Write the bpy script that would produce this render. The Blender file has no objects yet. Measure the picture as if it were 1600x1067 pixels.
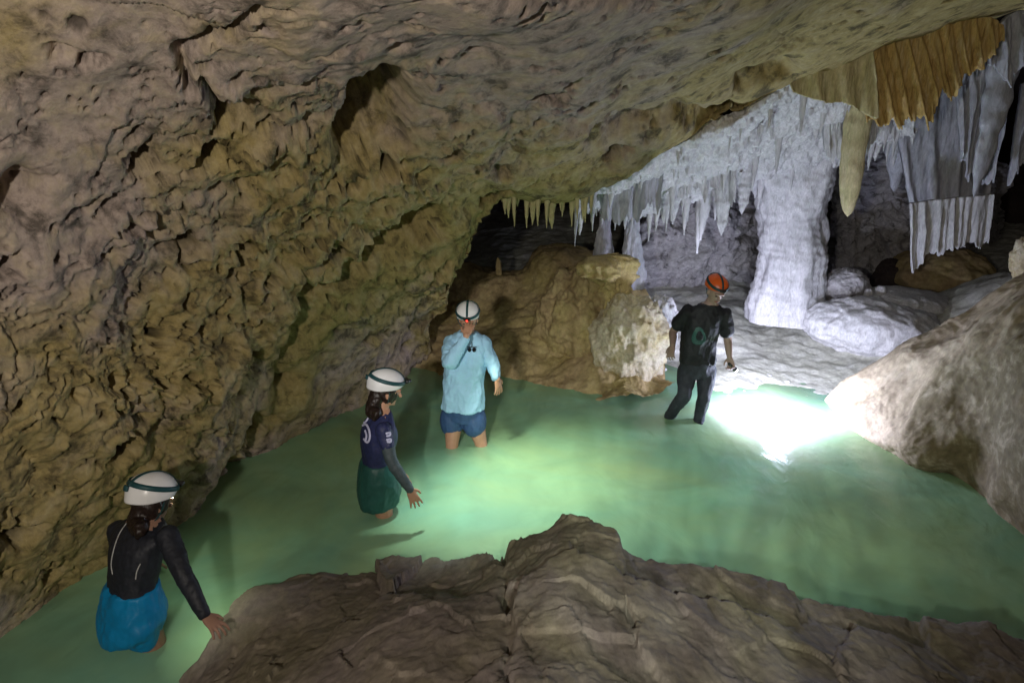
import bpy, bmesh, math, random
import numpy as np
from mathutils import Vector, Matrix
from mathutils.bvhtree import BVHTree
random.seed(7); RNG = np.random.default_rng(11)
S = bpy.context.scene
COL = S.collection

# ------------------------------------------------------------------ camera, world, exposure
CAMZ = 2.9; TH = math.radians(17.0); F = 1067.0
cam_d = bpy.data.cameras.new('camera'); cam = bpy.data.objects.new('camera', cam_d); COL.objects.link(cam)
cam.location = (0, 0, CAMZ); cam.rotation_euler = (math.radians(90) - TH, 0, 0)
cam_d.sensor_width = 36; cam_d.lens = 36*F/1600; cam_d.clip_start = .05; cam_d.clip_end = 200
S.camera = cam
W_ = bpy.data.worlds.new('World'); S.world = W_; W_.use_nodes = True
W_.node_tree.nodes['Background'].inputs[0].default_value = (.9, .8, .72, 1)
W_.node_tree.nodes['Background'].inputs[1].default_value = .045
S.view_settings.view_transform = 'Standard'; S.view_settings.look = 'None'
S.view_settings.exposure = 0; S.view_settings.gamma = 1
S.render.engine = 'CYCLES'
try:
    S.cycles.use_denoising = True; S.cycles.denoiser = 'OPENIMAGEDENOISE'
    S.cycles.max_bounces = 6; S.cycles.volume_bounces = 4; S.cycles.transparent_max_bounces = 12
    S.cycles.sample_clamp_indirect = 3.0
except Exception: pass

CT, ST = math.cos(TH), math.sin(TH)
def P(px, py, t):                       # a point at depth t along the view axis
    u = (px-800)/F; v = (py-533.5)/F
    return np.array([t*u, t*(CT - v*ST), CAMZ + t*(-ST - v*CT)])
def B(px, py, Y):                       # a point in the vertical plane y = Y
    v = (py-533.5)/F
    return P(px, py, Y/(CT - v*ST))
def G(px, py, z=0.0):                   # a point at height z
    v = (py-533.5)/F
    return P(px, py, (CAMZ - z)/(ST + v*CT))

# ------------------------------------------------------------------ lamps
def lamp(name, kind, loc, energy, color, target=None, size=.05, spot=60, blend=.5):
    d = bpy.data.lights.new(name, kind); o = bpy.data.objects.new(name, d); COL.objects.link(o)
    o.location = loc; d.energy = energy; d.color = color
    d.shadow_soft_size = size
    if kind == 'SPOT': d.spot_size = math.radians(spot); d.spot_blend = blend
    if target is not None:
        o.rotation_euler = (Vector(target) - Vector(loc)).to_track_quat('-Z', 'Y').to_euler()
    return o
TORCH = B(1147, 583, 6.40)
# the photographer's lamp (warm, broad, a little behind and left) and a companion's lamp beside it
lamp('photographer_lamp', 'SPOT', (-.95, -.7, 2.95), 390, (1, .91, .79), P(600, 400, 4.5), .08, 140, 1)
lamp('companion_lamp', 'SPOT', (-1.0, .1, 2.75), 440, (1, .98, .96), B(735, 580, 6.1), .05, 22, .9)
# the guide's torch: a hard pool on the shallows
lamp('torch_beam', 'SPOT', TORCH + np.array([.14, .0, -.03]), 330, (.80, .83, 1), G(1200, 635), .04, 112, 1)
PL = lamp('pool_fill', 'SPOT', (.35, -.25, 2.95), 330, (.90, 1, .90), G(1020, 725), .05, 46, 1)  # added spot by the camera that brightens the pool
lamp('rear_chamber_fill', 'SPOT', B(1094, 520, 8.0), 85, (.72, .73, 1), B(1120, 370, 11), .08, 140, 1)  # added unseen lamp behind the guide, brightens the rear chamber
lamp('pool_bounce_fill', 'POINT', G(1225, 628, .20), 135, (.68, .70, 1), size=.14)  # added point lamp standing in for bounce off the torch-lit pool
lamp('wader_headlamp_beam', 'SPOT', B(736, 494, 5.62), 125, (.93, 1, .76), G(900, 750), .05, 100, 1)
lamp('near_headlamp_beam', 'SPOT', B(652, 590, 4.9), 55, (.82, 1, .93), G(760, 790), .03, 110, 1)
lamp('ledge_headlamp_beam', 'SPOT', B(268, 752, 3.66), 95, (.92, 1, .72), G(345, 930), .03, 100, 1)

# streak pattern put into the pool fill to imitate caustics on the water
PL.data.use_nodes = True; _n = PL.data.node_tree; _e = _n.nodes['Emission']
_t = _n.nodes.new('ShaderNodeTexCoord'); _m = _n.nodes.new('ShaderNodeMapping'); _m.inputs['Scale'].default_value = (26, 7, 7)
_z = _n.nodes.new('ShaderNodeTexNoise'); _z.inputs['Scale'].default_value = 1.0; _z.inputs['Detail'].default_value = 3; _z.inputs['Distortion'].default_value = .8
_a = _n.nodes.new('ShaderNodeMath'); _a.operation = 'SUBTRACT'; _a.inputs[1].default_value = .5
_b = _n.nodes.new('ShaderNodeMath'); _b.operation = 'ABSOLUTE'
_r = _n.nodes.new('ShaderNodeMapRange'); _r.inputs['From Min'].default_value = 0; _r.inputs['From Max'].default_value = .09; _r.inputs['To Min'].default_value = 2.4; _r.inputs['To Max'].default_value = .7
for x, y in ((_t.outputs['Normal'], _m.inputs[0]), (_m.outputs[0], _z.inputs['Vector']), (_z.outputs['Fac'], _a.inputs[0]), (_a.outputs[0], _b.inputs[0]), (_b.outputs[0], _r.inputs['Value']), (_r.outputs[0], _e.inputs['Strength'])): _n.links.new(x, y)

# ------------------------------------------------------------------ noise
_perm = np.random.default_rng(3).permutation(256).astype(np.int64); _perm = np.concatenate([_perm]*3)
_g = np.random.default_rng(5).normal(size=(256, 3)); _g /= np.linalg.norm(_g, axis=1)[:, None]
def perlin(p):
    pi = np.floor(p).astype(np.int64); f = p - pi; w = f*f*f*(f*(f*6-15)+10); pi &= 255
    out = 0
    for a in (0, 1):
        for b in (0, 1):
            for c in (0, 1):
                h = _perm[_perm[_perm[(pi[:, 0]+a) & 255] + ((pi[:, 1]+b) & 255)] + ((pi[:, 2]+c) & 255)]
                g = _g[h]; d = f - np.array([a, b, c])
                wt = (w[:, 0] if a else 1-w[:, 0])*(w[:, 1] if b else 1-w[:, 1])*(w[:, 2] if c else 1-w[:, 2])
                out = out + wt*(g*d).sum(1)
    return out*1.5
def fbm(p, freq, octv=4, seed=0, ridged=False, gain=.5):
    p = np.asarray(p)*freq + seed*17.31; s = 0; a = 1; tot = 0
    for _ in range(octv):
        n = perlin(p); n = 1-2*np.abs(n) if ridged else n
        s = s + a*n; tot += a; a *= gain; p = p*2.03 + 5.1
    return s/tot
_pt = np.random.default_rng(9).random((256, 3))
def worley(p, freq, seed=0):
    p = np.asarray(p)*freq + seed*9.7; pi = np.floor(p).astype(np.int64); f = p-pi
    f1 = np.full(len(p), 9.); f2 = np.full(len(p), 9.)
    for a in (-1, 0, 1):
        for b in (-1, 0, 1):
            for c in (-1, 0, 1):
                h = _perm[_perm[_perm[(pi[:, 0]+a) & 255] + ((pi[:, 1]+b) & 255)] + ((pi[:, 2]+c) & 255)]
                d = np.sqrt(((_pt[h] + np.array([a, b, c]) - f)**2).sum(1))
                f2 = np.minimum(f2, np.maximum(f1, d)); f1 = np.minimum(f1, d)
    return f1, f2
_tl = np.random.default_rng(21).normal(size=(256, 3)); _tl /= np.linalg.norm(_tl, axis=1)[:, None]
def facets(p, freq, seed=0):
    """broken rock: each Voronoi cell is a tilted plane; returns height in cell units"""
    p = np.asarray(p)*freq + seed*7.3; pi = np.floor(p).astype(np.int64); f = p-pi
    f1 = np.full(len(p), 9.); out = np.zeros(len(p))
    for a in (-1, 0, 1):
        for b in (-1, 0, 1):
            for c in (-1, 0, 1):
                h = _perm[_perm[_perm[(pi[:, 0]+a) & 255] + ((pi[:, 1]+b) & 255)] + ((pi[:, 2]+c) & 255)]
                v = f-(_pt[h] + np.array([a, b, c])); d = np.sqrt((v**2).sum(1)); m = d < f1
                f1 = np.where(m, d, f1); out = np.where(m, (v*_tl[h]).sum(1) + (h/255-.5)*.5, out)
    return out
def sst(a, b, x): x = np.clip((x-a)/(b-a), 0, 1); return x*x*(3-2*x)
def rbf(src, val, q, eps=1e-3):
    src = np.asarray(src, float); val = np.asarray(val, float); q = np.asarray(q, float)
    def k(r): return r*r*np.log(r+1e-9)
    n, d = src.shape
    A = np.zeros((n+d+1, n+d+1)); R = np.linalg.norm(src[:, None]-src[None], axis=2)
    A[:n, :n] = k(R) + np.eye(n)*eps; A[:n, n] = 1; A[:n, n+1:] = src; A[n, :n] = 1; A[n+1:, :n] = src.T
    w = np.linalg.solve(A, np.concatenate([val, np.zeros(d+1)]))
    out = np.zeros(len(q))
    for i in range(n): out += w[i]*k(np.linalg.norm(q-src[i], axis=1))
    return out + w[n] + q@w[n+1:]
def crom(pts, n, par=None):
    """Catmull-Rom through pts (K,d) at n samples (uniform in chord length, or at par in 0..1)"""
    pts = np.asarray(pts, float); K = len(pts)
    L = np.concatenate([[0], np.cumsum(np.linalg.norm(np.diff(pts, axis=0), axis=1)+1e-9)])
    s = (np.linspace(0, 1, n) if par is None else par)*L[-1]
    i = np.clip(np.searchsorted(L, s, side='right')-1, 0, K-2)
    f = ((s-L[i])/(L[i+1]-L[i]))[:, None]
    def g(j): return pts[np.clip(j, 0, K-1)]
    m1 = (g(i+1)-g(i-1))/2; m2 = (g(i+2)-g(i))/2
    return (2*f**3-3*f**2+1)*g(i) + (f**3-2*f**2+f)*m1 + (-2*f**3+3*f**2)*g(i+1) + (f**3-f**2)*m2
def uni(pts, n):
    """Catmull-Rom, uniform in index"""
    pts = np.asarray(pts, float); K = len(pts); s = np.linspace(0, K-1, n)
    i = np.clip(s.astype(int), 0, K-2); f = (s-i).reshape((-1,)+(1,)*(pts.ndim-1))
    def g(j): return pts[np.clip(j, 0, K-1)]
    m1 = (g(i+1)-g(i-1))/2; m2 = (g(i+2)-g(i))/2
    return (2*f**3-3*f**2+1)*g(i) + (f**3-2*f**2+f)*m1 + (-2*f**3+3*f**2)*g(i+1) + (f**3-f**2)*m2

# ------------------------------------------------------------------ objects
def tag(o, label=None, cat=None, group=None, kind=None):
    if label: o['label'] = label
    if cat: o['category'] = cat
    if group: o['group'] = group
    if kind: o['kind'] = kind
    return o
def empty(name, loc):
    o = bpy.data.objects.new(name, None); COL.objects.link(o); o.location = loc; o.empty_display_size = .1
    return o
def link(name, me, mat, parent=None, origin=None):
    """me holds world coordinates; its origin goes to origin (top-level) or to the parent's place"""
    o = bpy.data.objects.new(name, me); COL.objects.link(o)
    if parent is not None:
        base = Vector((0, 0, 0)); p = parent
        while p is not None: base += p.location; p = p.parent
        me.transform(Matrix.Translation(-base)); o.parent = parent
    elif origin is not None:
        me.transform(Matrix.Translation(-Vector(origin))); o.location = origin
    if mat: me.materials.append(mat)
    return o
def gridmesh(name, V, closed=False, attrs=None):
    nv, nu = V.shape[:2]; n = nv*nu
    idx = np.arange(n).reshape(nv, nu)
    if closed: idx = np.concatenate([idx, idx[:, :1]], axis=1)
    q = np.stack([idx[:-1, :-1], idx[:-1, 1:], idx[1:, 1:], idx[1:, :-1]], axis=-1).reshape(-1, 4)
    me = bpy.data.meshes.new(name); me.vertices.add(n); me.vertices.foreach_set('co', V.reshape(-1).astype(np.float32))
    me.loops.add(len(q)*4); me.polygons.add(len(q))
    me.loops.foreach_set('vertex_index', q.reshape(-1).astype(np.int32))
    me.polygons.foreach_set('loop_start', np.arange(0, len(q)*4, 4, dtype=np.int32))
    me.polygons.foreach_set('use_smooth', np.ones(len(q), bool))
    for k, a in (attrs or {}).items():
        at = me.attributes.new(k, 'FLOAT', 'POINT'); at.data.foreach_set('value', np.asarray(a, np.float32).reshape(-1))
    me.update(); me.validate()
    return me
def normals(V):
    a = np.gradient(V, axis=1); b = np.gradient(V, axis=0); n = np.cross(a, b)
    return n/(np.linalg.norm(n, axis=2, keepdims=True)+1e-12)
def displace(V, fn, flip=False):
    N = normals(V); N = -N if flip else N
    p = V.reshape(-1, 3); d = fn(p)
    return V + N*d.reshape(V.shape[:2]+(1,))

# ------------------------------------------------------------------ materials
def newmat(name):
    m = bpy.data.materials.new(name); m.use_nodes = True; nt = m.node_tree
    return m, nt, nt.nodes['Principled BSDF']
def nz(nt, scale, detail=6, rough=.6, coord=None, dist=0):
    n = nt.nodes.new('ShaderNodeTexNoise'); n.inputs['Scale'].default_value = scale
    n.inputs['Detail'].default_value = detail; n.inputs['Roughness'].default_value = rough; n.inputs['Distortion'].default_value = dist
    if coord is not None: nt.links.new(coord, n.inputs['Vector'])
    return n.outputs['Fac']
def ramp(nt, fac, stops):
    r = nt.nodes.new('ShaderNodeValToRGB'); e = r.color_ramp.elements
    while len(e) < len(stops): e.new(.5)
    for i, (p, c) in enumerate(stops):
        e[i].position = p; e[i].color = (c if hasattr(c, '__len__') else (c,)*3) + ((1,) if not hasattr(c, '__len__') or len(c) == 3 else ())
    nt.links.new(fac, r.inputs[0]); return r.outputs[0]
def mixc(nt, fac, a, b, mode='MIX'):
    m = nt.nodes.new('ShaderNodeMix'); m.data_type = 'RGBA'; m.blend_type = mode
    for s, v in ((m.inputs[0], fac), (m.inputs[6], a), (m.inputs[7], b)):
        if isinstance(v, bpy.types.NodeSocket): nt.links.new(v, s)
        elif hasattr(v, '__len__'): s.default_value = tuple(v) + (1,)
        else: s.default_value = v
    return m.outputs[2]
def mth(nt, op, a, b=0.0):
    m = nt.nodes.new('ShaderNodeMath'); m.operation = op
    for s, v in zip(m.inputs, (a, b)):
        if isinstance(v, bpy.types.NodeSocket): nt.links.new(v, s)
        else: s.default_value = v
    return m.outputs[0]
def attr(nt, name):
    a = nt.nodes.new('ShaderNodeAttribute'); a.attribute_name = name; return a.outputs['Fac']
def bump(nt, bsdf, h, strength=.5, dist=.02, prev=None):
    b = nt.nodes.new('ShaderNodeBump'); b.inputs['Strength'].default_value = strength; b.inputs['Distance'].default_value = dist
    nt.links.new(h, b.inputs['Height'])
    if prev is not None: nt.links.new(prev, b.inputs['Normal'])
    nt.links.new(b.outputs[0], bsdf.inputs['Normal']); return b.outputs[0]
def tc(nt, stretch=None):
    c = nt.nodes.new('ShaderNodeTexCoord').outputs['Object']
    if stretch:
        m = nt.nodes.new('ShaderNodeMapping'); m.inputs['Scale'].default_value = stretch
        nt.links.new(c, m.inputs['Vector']); c = m.outputs[0]
    return c
def rock_mat(name, c1, c2, c3, dark=(.02, .017, .012), attrs=False, stain_shade=.35, scale=1.0, rough=.85, bstr=.6, stretch=None, bdist=.03, cov=.45):
    m, nt, bs = newmat(name); c = tc(nt, stretch)
    n1 = nz(nt, 1.6*scale, 7, .62, c, .6); n2 = nz(nt, 5.5*scale, 8, .68, c, .3); n3 = nz(nt, 22*scale, 6, .7, c)
    f = ramp(nt, n1, [(.38, 0.0), (.62, 1.0)])
    if attrs:
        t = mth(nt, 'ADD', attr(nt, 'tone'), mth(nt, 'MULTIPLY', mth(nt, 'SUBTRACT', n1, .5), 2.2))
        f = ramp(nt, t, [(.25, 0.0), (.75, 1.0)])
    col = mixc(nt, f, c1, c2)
    col = mixc(nt, ramp(nt, n2, [(.5, 0.0), (.72, .75)]), col, c3)
    v = ramp(nt, n3, [(.3, .72), (.7, 1.2)]); col = mixc(nt, 1.0, col, v, 'MULTIPLY')
    s = ramp(nt, n2, [(.36-.06*(1-stain_shade), 1.0), (cov, 0.0)])
    s = mth(nt, 'MULTIPLY', s, stain_shade)
    if attrs: s = mth(nt, 'MAXIMUM', s, attr(nt, 'stain_shade'))  # attribute adds the painted shade of pits to the noise stains
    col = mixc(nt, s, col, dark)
    nt.links.new(col, bs.inputs['Base Color']); bs.inputs['Roughness'].default_value = rough
    bs.inputs['Specular IOR Level'].default_value = .3
    h = mth(nt, 'ADD', n2, mth(nt, 'MULTIPLY', n3, .5)); bump(nt, bs, h, bstr, bdist)
    return m
M = {}
M['wall'] = rock_mat('cave_wall_rock', (.39, .315, .275), (.37, .29, .125), (.47, .39, .24), attrs=True, stain_shade=.75, cov=.485)
M['fore'] = rock_mat('ledge_rock', (.20, .165, .15), (.175, .15, .10), (.25, .21, .165), stain_shade=.3, bdist=.015, stretch=(1, .6, 1))
M['mound'] = rock_mat('brown_mound_rock', (.40, .29, .16), (.37, .29, .12), (.50, .40, .22), stain_shade=.4)
M['flow'] = rock_mat('right_flowstone', (.44, .36, .25), (.17, .135, .075), (.47, .41, .30), attrs=True, stain_shade=.3, bstr=.25)
M['pale'] = rock_mat('pale_flowstone', (.62, .55, .42), (.46, .37, .20), (.70, .64, .52), stain_shade=.22, scale=2)
M['knob'] = rock_mat('yellow_calcite', (.56, .43, .20), (.48, .38, .16), (.64, .52, .30), stain_shade=.5, scale=3, dark=(.12, .06, .02))
M['white'] = rock_mat('white_calcite', (.66, .65, .66), (.54, .54, .55), (.74, .73, .73), stain_shade=.22, scale=2.2, dark=(.10, .09, .08), stretch=(1, 1, .35))
M['cream'] = rock_mat('cream_calcite', (.60, .50, .30), (.50, .45, .24), (.66, .58, .40), stain_shade=.22, scale=2.5, dark=(.12, .09, .05), stretch=(1, 1, .3))
M['orange'] = rock_mat('orange_calcite', (.62, .42, .15), (.46, .31, .11), (.68, .56, .34), stain_shade=.6, scale=3, dark=(.10, .05, .02), stretch=(1.6, 1.6, .12))
M['blue'] = rock_mat('blue_grey_calcite', (.50, .50, .56), (.40, .41, .46), (.58, .57, .58), stain_shade=.2, scale=2, dark=(.07, .07, .07), stretch=(1, 1, .3))
M['back'] = rock_mat('grey_rear_rock', (.50, .48, .49), (.40, .39, .38), (.66, .64, .65), stain_shade=.7, scale=1.3, dark=(.02, .02, .02), stretch=(1, 1, 1.25), bstr=.8, bdist=.06)
M['far'] = rock_mat('darkened_rear_rock', (.06, .045, .04), (.04, .03, .03), (.08, .06, .05))  # near-black colour stands in for the dark of the unlit gaps
M['floor'] = rock_mat('pool_bed_silt', (.62, .62, .55), (.52, .52, .44), (.70, .70, .66), stain_shade=.12)

def plain(name, c, rough=.7, noise=.12, scale=30, metal=0, bdist=.003, spec=.4):
    m, nt, bs = newmat(name); co = tc(nt); n = nz(nt, scale, 4, .6, co)
    v = ramp(nt, n, [(.3, 1-noise), (.7, 1+noise)])
    nt.links.new(mixc(nt, 1.0, c, v, 'MULTIPLY'), bs.inputs['Base Color'])
    bs.inputs['Roughness'].default_value = rough; bs.inputs['Metallic'].default_value = metal
    bs.inputs['Specular IOR Level'].default_value = spec
    bump(nt, bs, n, .4, bdist); return m
M['skin'] = plain('skin', (.46, .25, .16), .5, .08, 20)
M['skin_dark'] = plain('tanned_skin', (.30, .17, .12), .5, .08, 20)
M['skin_grey'] = plain('greyish_skin', (.38, .27, .23), .5, .08, 20)  # greyer skin tone for the guide
M['hair'] = plain('dark_hair', (.018, .010, .008), .45, .4, 60)
M['black'] = plain('black_neoprene', (.012, .014, .022), .6, .3, 40)
M['navy'] = plain('navy_rash_vest', (.02, .025, .085), .55, .25, 40)
M['sleeve'] = plain('charcoal_sleeve', (.055, .075, .085), .6, .2, 40)
M['bshort'] = plain('blue_board_shorts', (.0, .19, .42), .5, .12, 12)
M['gshort'] = plain('dark_green_shorts', (.02, .095, .085), .5, .2, 12)
M['nshort'] = plain('navy_shorts', (.035, .08, .19), .6, .15, 20)
M['sky'] = plain('pale_blue_shirt', (.36, .62, .84), .7, .08, 14)
M['helmet'] = plain('white_helmet_shell', (.78, .78, .80), .3, .05, 10, bdist=.001)
M['orangeh'] = plain('orange_helmet_shell', (.75, .12, .02), .35, .1, 12, bdist=.001)
M['strap'] = plain('dark_teal_strap', (.012, .06, .07), .5, .2, 30)
M['tee'] = plain('black_tshirt', (.014, .015, .02), .7, .3, 25)
M['pants'] = plain('charcoal_trousers', (.028, .032, .045), .75, .3, 20)
M['print'] = plain('white_print', (.55, .55, .75), .6, .1, 50)
M['teal'] = plain('teal_print', (.03, .09, .085), .6, .35, 12)
M['piping'] = plain('grey_piping', (.42, .42, .42), .6, .1, 50)
M['metal'] = plain('dark_metal', (.05, .05, .05), .35, .1, 20, .6)
M['lens'] = plain('dark_lens', (.01, .01, .012), .1, .1, 20)
M['eye'] = plain('eye', (.12, .10, .09), .2, .1, 20)
M['lip'] = plain('lips', (.35, .14, .11), .5, .1, 20)
def glow(name, c, s):
    m, nt, bs = newmat(name); bs.inputs['Emission Color'].default_value = c + (1,); bs.inputs['Emission Strength'].default_value = s
    bs.inputs['Base Color'].default_value = c + (1,); return m
M['redled'] = glow('red_led', (1, .03, .02), 6)
M['led'] = glow('white_led', (.85, .92, 1), 8)

# water
def water_mat():
    m, nt, bs = newmat('milky_green_water'); nt.nodes.remove(bs); out = nt.nodes['Material Output']
    w1 = nz(nt, 1.5, 3, .5, tc(nt, (1, .5, 1)), .8); w2 = nz(nt, 6, 3, .55, tc(nt, (1, .5, 1)), 1.0)
    h = mth(nt, 'ADD', w1, mth(nt, 'MULTIPLY', w2, .25))
    bp = nt.nodes.new('ShaderNodeBump'); bp.inputs['Strength'].default_value = .55; bp.inputs['Distance'].default_value = .05
    nt.links.new(h, bp.inputs['Height'])
    tr0 = nt.nodes.new('ShaderNodeBsdfTransparent'); dif = nt.nodes.new('ShaderNodeBsdfDiffuse')
    n = nz(nt, .5, 4, .6, tc(nt), .6); nt.links.new(bp.outputs[0], dif.inputs['Normal'])
    nt.links.new(mixc(nt, ramp(nt, n, [(.36, 0.0), (.64, 1.0)]), (.38, .80, .56), (.56, .82, .42)), dif.inputs['Color'])
    tr = nt.nodes.new('ShaderNodeMixShader'); nt.links.new(ramp(nt, nz(nt, 1.1, 4, .5, tc(nt), .7), [(.36, .42), (.64, .62)]), tr.inputs[0]); nt.links.new(tr0.outputs[0], tr.inputs[1]); nt.links.new(dif.outputs[0], tr.inputs[2])
    gl = nt.nodes.new('ShaderNodeBsdfGlossy'); gl.inputs['Roughness'].default_value = .15; nt.links.new(bp.outputs[0], gl.inputs['Normal'])
    fr = nt.nodes.new('ShaderNodeFresnel'); fr.inputs['IOR'].default_value = 1.33; nt.links.new(bp.outputs[0], fr.inputs['Normal'])
    m2 = nt.nodes.new('ShaderNodeMixShader'); nt.links.new(fr.outputs[0], m2.inputs[0])
    nt.links.new(tr.outputs[0], m2.inputs[1]); nt.links.new(gl.outputs[0], m2.inputs[2])
    nt.links.new(m2.outputs[0], out.inputs['Surface'])
    sc = nt.nodes.new('ShaderNodeVolumeScatter'); sc.inputs['Color'].default_value = (.66, .97, .80, 1); sc.inputs['Density'].default_value = 2.6; sc.inputs['Anisotropy'].default_value = .1
    ab = nt.nodes.new('ShaderNodeVolumeAbsorption'); ab.inputs['Color'].default_value = (.30, .95, .62, 1); ab.inputs['Density'].default_value = .5
    ad = nt.nodes.new('ShaderNodeAddShader'); nt.links.new(sc.outputs[0], ad.inputs[0]); nt.links.new(ab.outputs[0], ad.inputs[1])
    nt.links.new(ad.outputs[0], out.inputs['Volume']); return m
M['water'] = water_mat()

# ------------------------------------------------------------------ pool bed / cave floor and water
FL = [(100,1000,-.62),(-200,1100,-.6),(400,900,-.65),(600,805,-.58),(735,690,-.5),(560,700,-.5),(1000,730,-.42),(1095,662,-.10),
      (1180,700,-.2),(1250,650,-.06),(1200,610,-.03),(1400,800,-.5),(1600,950,-.5),(1150,583,.03),(1060,590,-.02),(1220,495,.32),(1100,505,.28),
      (1350,520,.3),(1450,460,.55),(1600,420,1.2),(900,585,-.15),(800,560,.0),(680,590,-.4),(1300,590,.04),(900,900,-.6),(1300,1000,-.6),(600,1000,-.6)]
_fs = np.array([G(a, b, c)[:2] for a, b, c in FL]); _fz = np.array([c for *_, c in FL])
_fs = np.vstack([_fs, [[-6, 12], [6, 13], [0, 15], [-5, 2], [5, 2], [0, .5], [10, 16], [-8, 20], [9, 8]]])
_fz = np.concatenate([_fz, [.1, 1.0, .8, -.6, -.6, -.6, 1.5, .8, .8]])
def floor_z(q): return rbf(_fs, _fz, np.asarray(q)[:, :2], .02)
xs = np.linspace(-9, 10, 560); ys = np.linspace(.3, 19, 560); XX, YY = np.meshgrid(xs, ys)
q = np.stack([XX, YY], -1).reshape(-1, 2); zz = np.clip(floor_z(q), -.9, 1.6)
p3 = np.c_[q, zz]; zz = zz + fbm(p3, 1.3, 4, 2)*.10 + fbm(p3, 6, 5, 4)*.035
V = np.c_[q, zz].reshape(560, 560, 3)
tag(link('ground', gridmesh('ground', V), M['floor']), kind='structure')
xs = np.linspace(-8, 9, 240); ys = np.linspace(.4, 13, 200); XX, YY = np.meshgrid(xs, ys)
bm = bmesh.new(); bmesh.ops.create_cube(bm, size=1)
for v in bm.verts: v.co = Vector((v.co.x*26, 7+v.co.y*20, -.6+v.co.z*1.2))
me = bpy.data.meshes.new('water'); bm.to_mesh(me); bm.free()
tag(link('water', me, M['water']), kind='structure')

# ------------------------------------------------------------------ great left wall curling into the roof
def sheet(name, C, D, dcp, wrap, nu, nv, nw, disp, mat, tone=None, stainf=None):
    """C: lip / waterline pixels, D: matching outer pixels, dcp: (px,py,depth) fits, wrap: world vectors for the turn behind the lip"""
    Cn = crom(np.array(C, float), nu); Ci = np.array(C, float)
    L = np.concatenate([[0], np.cumsum(np.linalg.norm(np.diff(Ci, axis=0), axis=1))]); L /= L[-1]
    s = np.linspace(0, 1, nu)
    Dn = np.stack([np.interp(s, L, np.array(D, float)[:, k]) for k in (0, 1)], 1)
    Wn = np.stack([np.interp(s, L, np.array(wrap, float)[:, k]) for k in range(3)], 1)
    a = (np.linspace(0, 1, nv)**1.15)[:, None, None]
    px = Cn[None]*(1-a) + Dn[None]*a
    d = np.array(dcp, float); t = rbf(d[:, :2]/400, d[:, 2], px.reshape(-1, 2)/400, .02)
    t = np.clip(t, 1.4, 14)
    u = (px[..., 0].ravel()-800)/F; v = (px[..., 1].ravel()-533.5)/F
    V = np.stack([t*u, t*(CT-v*ST), CAMZ+t*(-ST-v*CT)], 1).reshape(nv, nu, 3)
    w = np.linspace(1, 1/nw, nw)[:, None, None]
    curl = V[:1] + Wn[None]*(w**1.6) + (V[:1]-V[1:2])*0
    V = np.concatenate([curl, V], 0); px = np.concatenate([np.repeat(px[:1], nw, 0), px], 0)
    flat = V.reshape(-1, 3); N = normals(V)
    cen = V.reshape(-1, 3); sgn = np.sign(np.mean((N.reshape(-1, 3)*(np.array([0, 2., 1.5])-cen)).sum(1)))
    dd = disp(flat, px.reshape(-1, 2)); V2 = V + sgn*N*dd[0].reshape(V.shape[:2]+(1,))
    at = {'stain_shade': dd[1]}
    if tone is not None:
        tn = np.array(tone, float); at['tone'] = np.clip(rbf(tn[:, :2]/400, tn[:, 2], px.reshape(-1, 2)/400, .05), -.3, 1.3)
    return link(name, gridmesh(name, V2, attrs=at), mat)
Cw = [(-420,1290),(-200,1120),(0,985),(95,905),(200,850),(330,775),(385,715),(430,690),(560,640),(640,595),(668,560),(678,515),(700,485),(718,440),(742,405),
      (752,345),(785,312),(850,300),(905,290),(932,280),(985,262),(1050,236),(1100,212),(1150,198),(1190,165),(1240,133),(1300,112),(1345,88),(1430,60),(1520,34),(1600,8),(1700,-25),(1900,-90)]
Dw = [(-700,1000),(-700,800),(-700,600),(-700,480),(-700,380),(-700,200),(-700,100),(-700,50),(-700,-40),(-700,-120),(-700,-180),(-700,-250),(-650,-330),(-600,-420),(-560,-480),
      (-450,-520),(-200,-520),(0,-520),(150,-520),(300,-520),(450,-520),(600,-520),(750,-520),(850,-520),(950,-520),(1050,-520),(1150,-520),(1250,-520),(1400,-520),(1550,-520),(1700,-520),(1850,-500),(2100,-420)]
def wl(px, py): return 2.9/(ST+(py-533.5)/F*CT)
dW = [(px, py, wl(px, py)) for px, py in Cw[:11]]
dW += [(690,490,7.3),(742,400,6.7),(785,312,6.4),(905,290,6.3),(985,262,6.3),(1100,212,6.3),(1240,133,6.2),(1430,60,6.2),(1600,8,6.2),(1900,-90,6.2),
       (0,500,3.3),(0,0,2.5),(400,0,2.5),(800,0,2.75),(1200,0,3.7),(1600,-100,4.6),(300,500,4.5),(500,450,5.4),(560,560,6.9),(620,470,6.7),(700,200,4.3),(1000,130,4.8),
       (500,200,3.7),(300,200,3.3),(-600,0,2.0),(-600,600,2.3),(0,-500,1.8),(800,-500,2.0),(1600,-500,3.2),(150,700,4.1),(350,650,5.1),(700,330,5.7),(850,230,5.2),(1100,160,5.4)]
Ww = []
for i, (px, py) in enumerate(Cw):
    if i < 9: Ww.append((0, .15, -.9))
    elif i < 11: Ww.append((.1, 1.0, -.5))
    elif i < 16: Ww.append((-.6, 1.9, .1))
    else: Ww.append((-.2, 2.2, .9))
def bump2(px, cx, cy, rx, ry): return np.exp(-(((px[:, 0]-cx)/rx)**2 + ((px[:, 1]-cy)/ry)**2))
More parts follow.
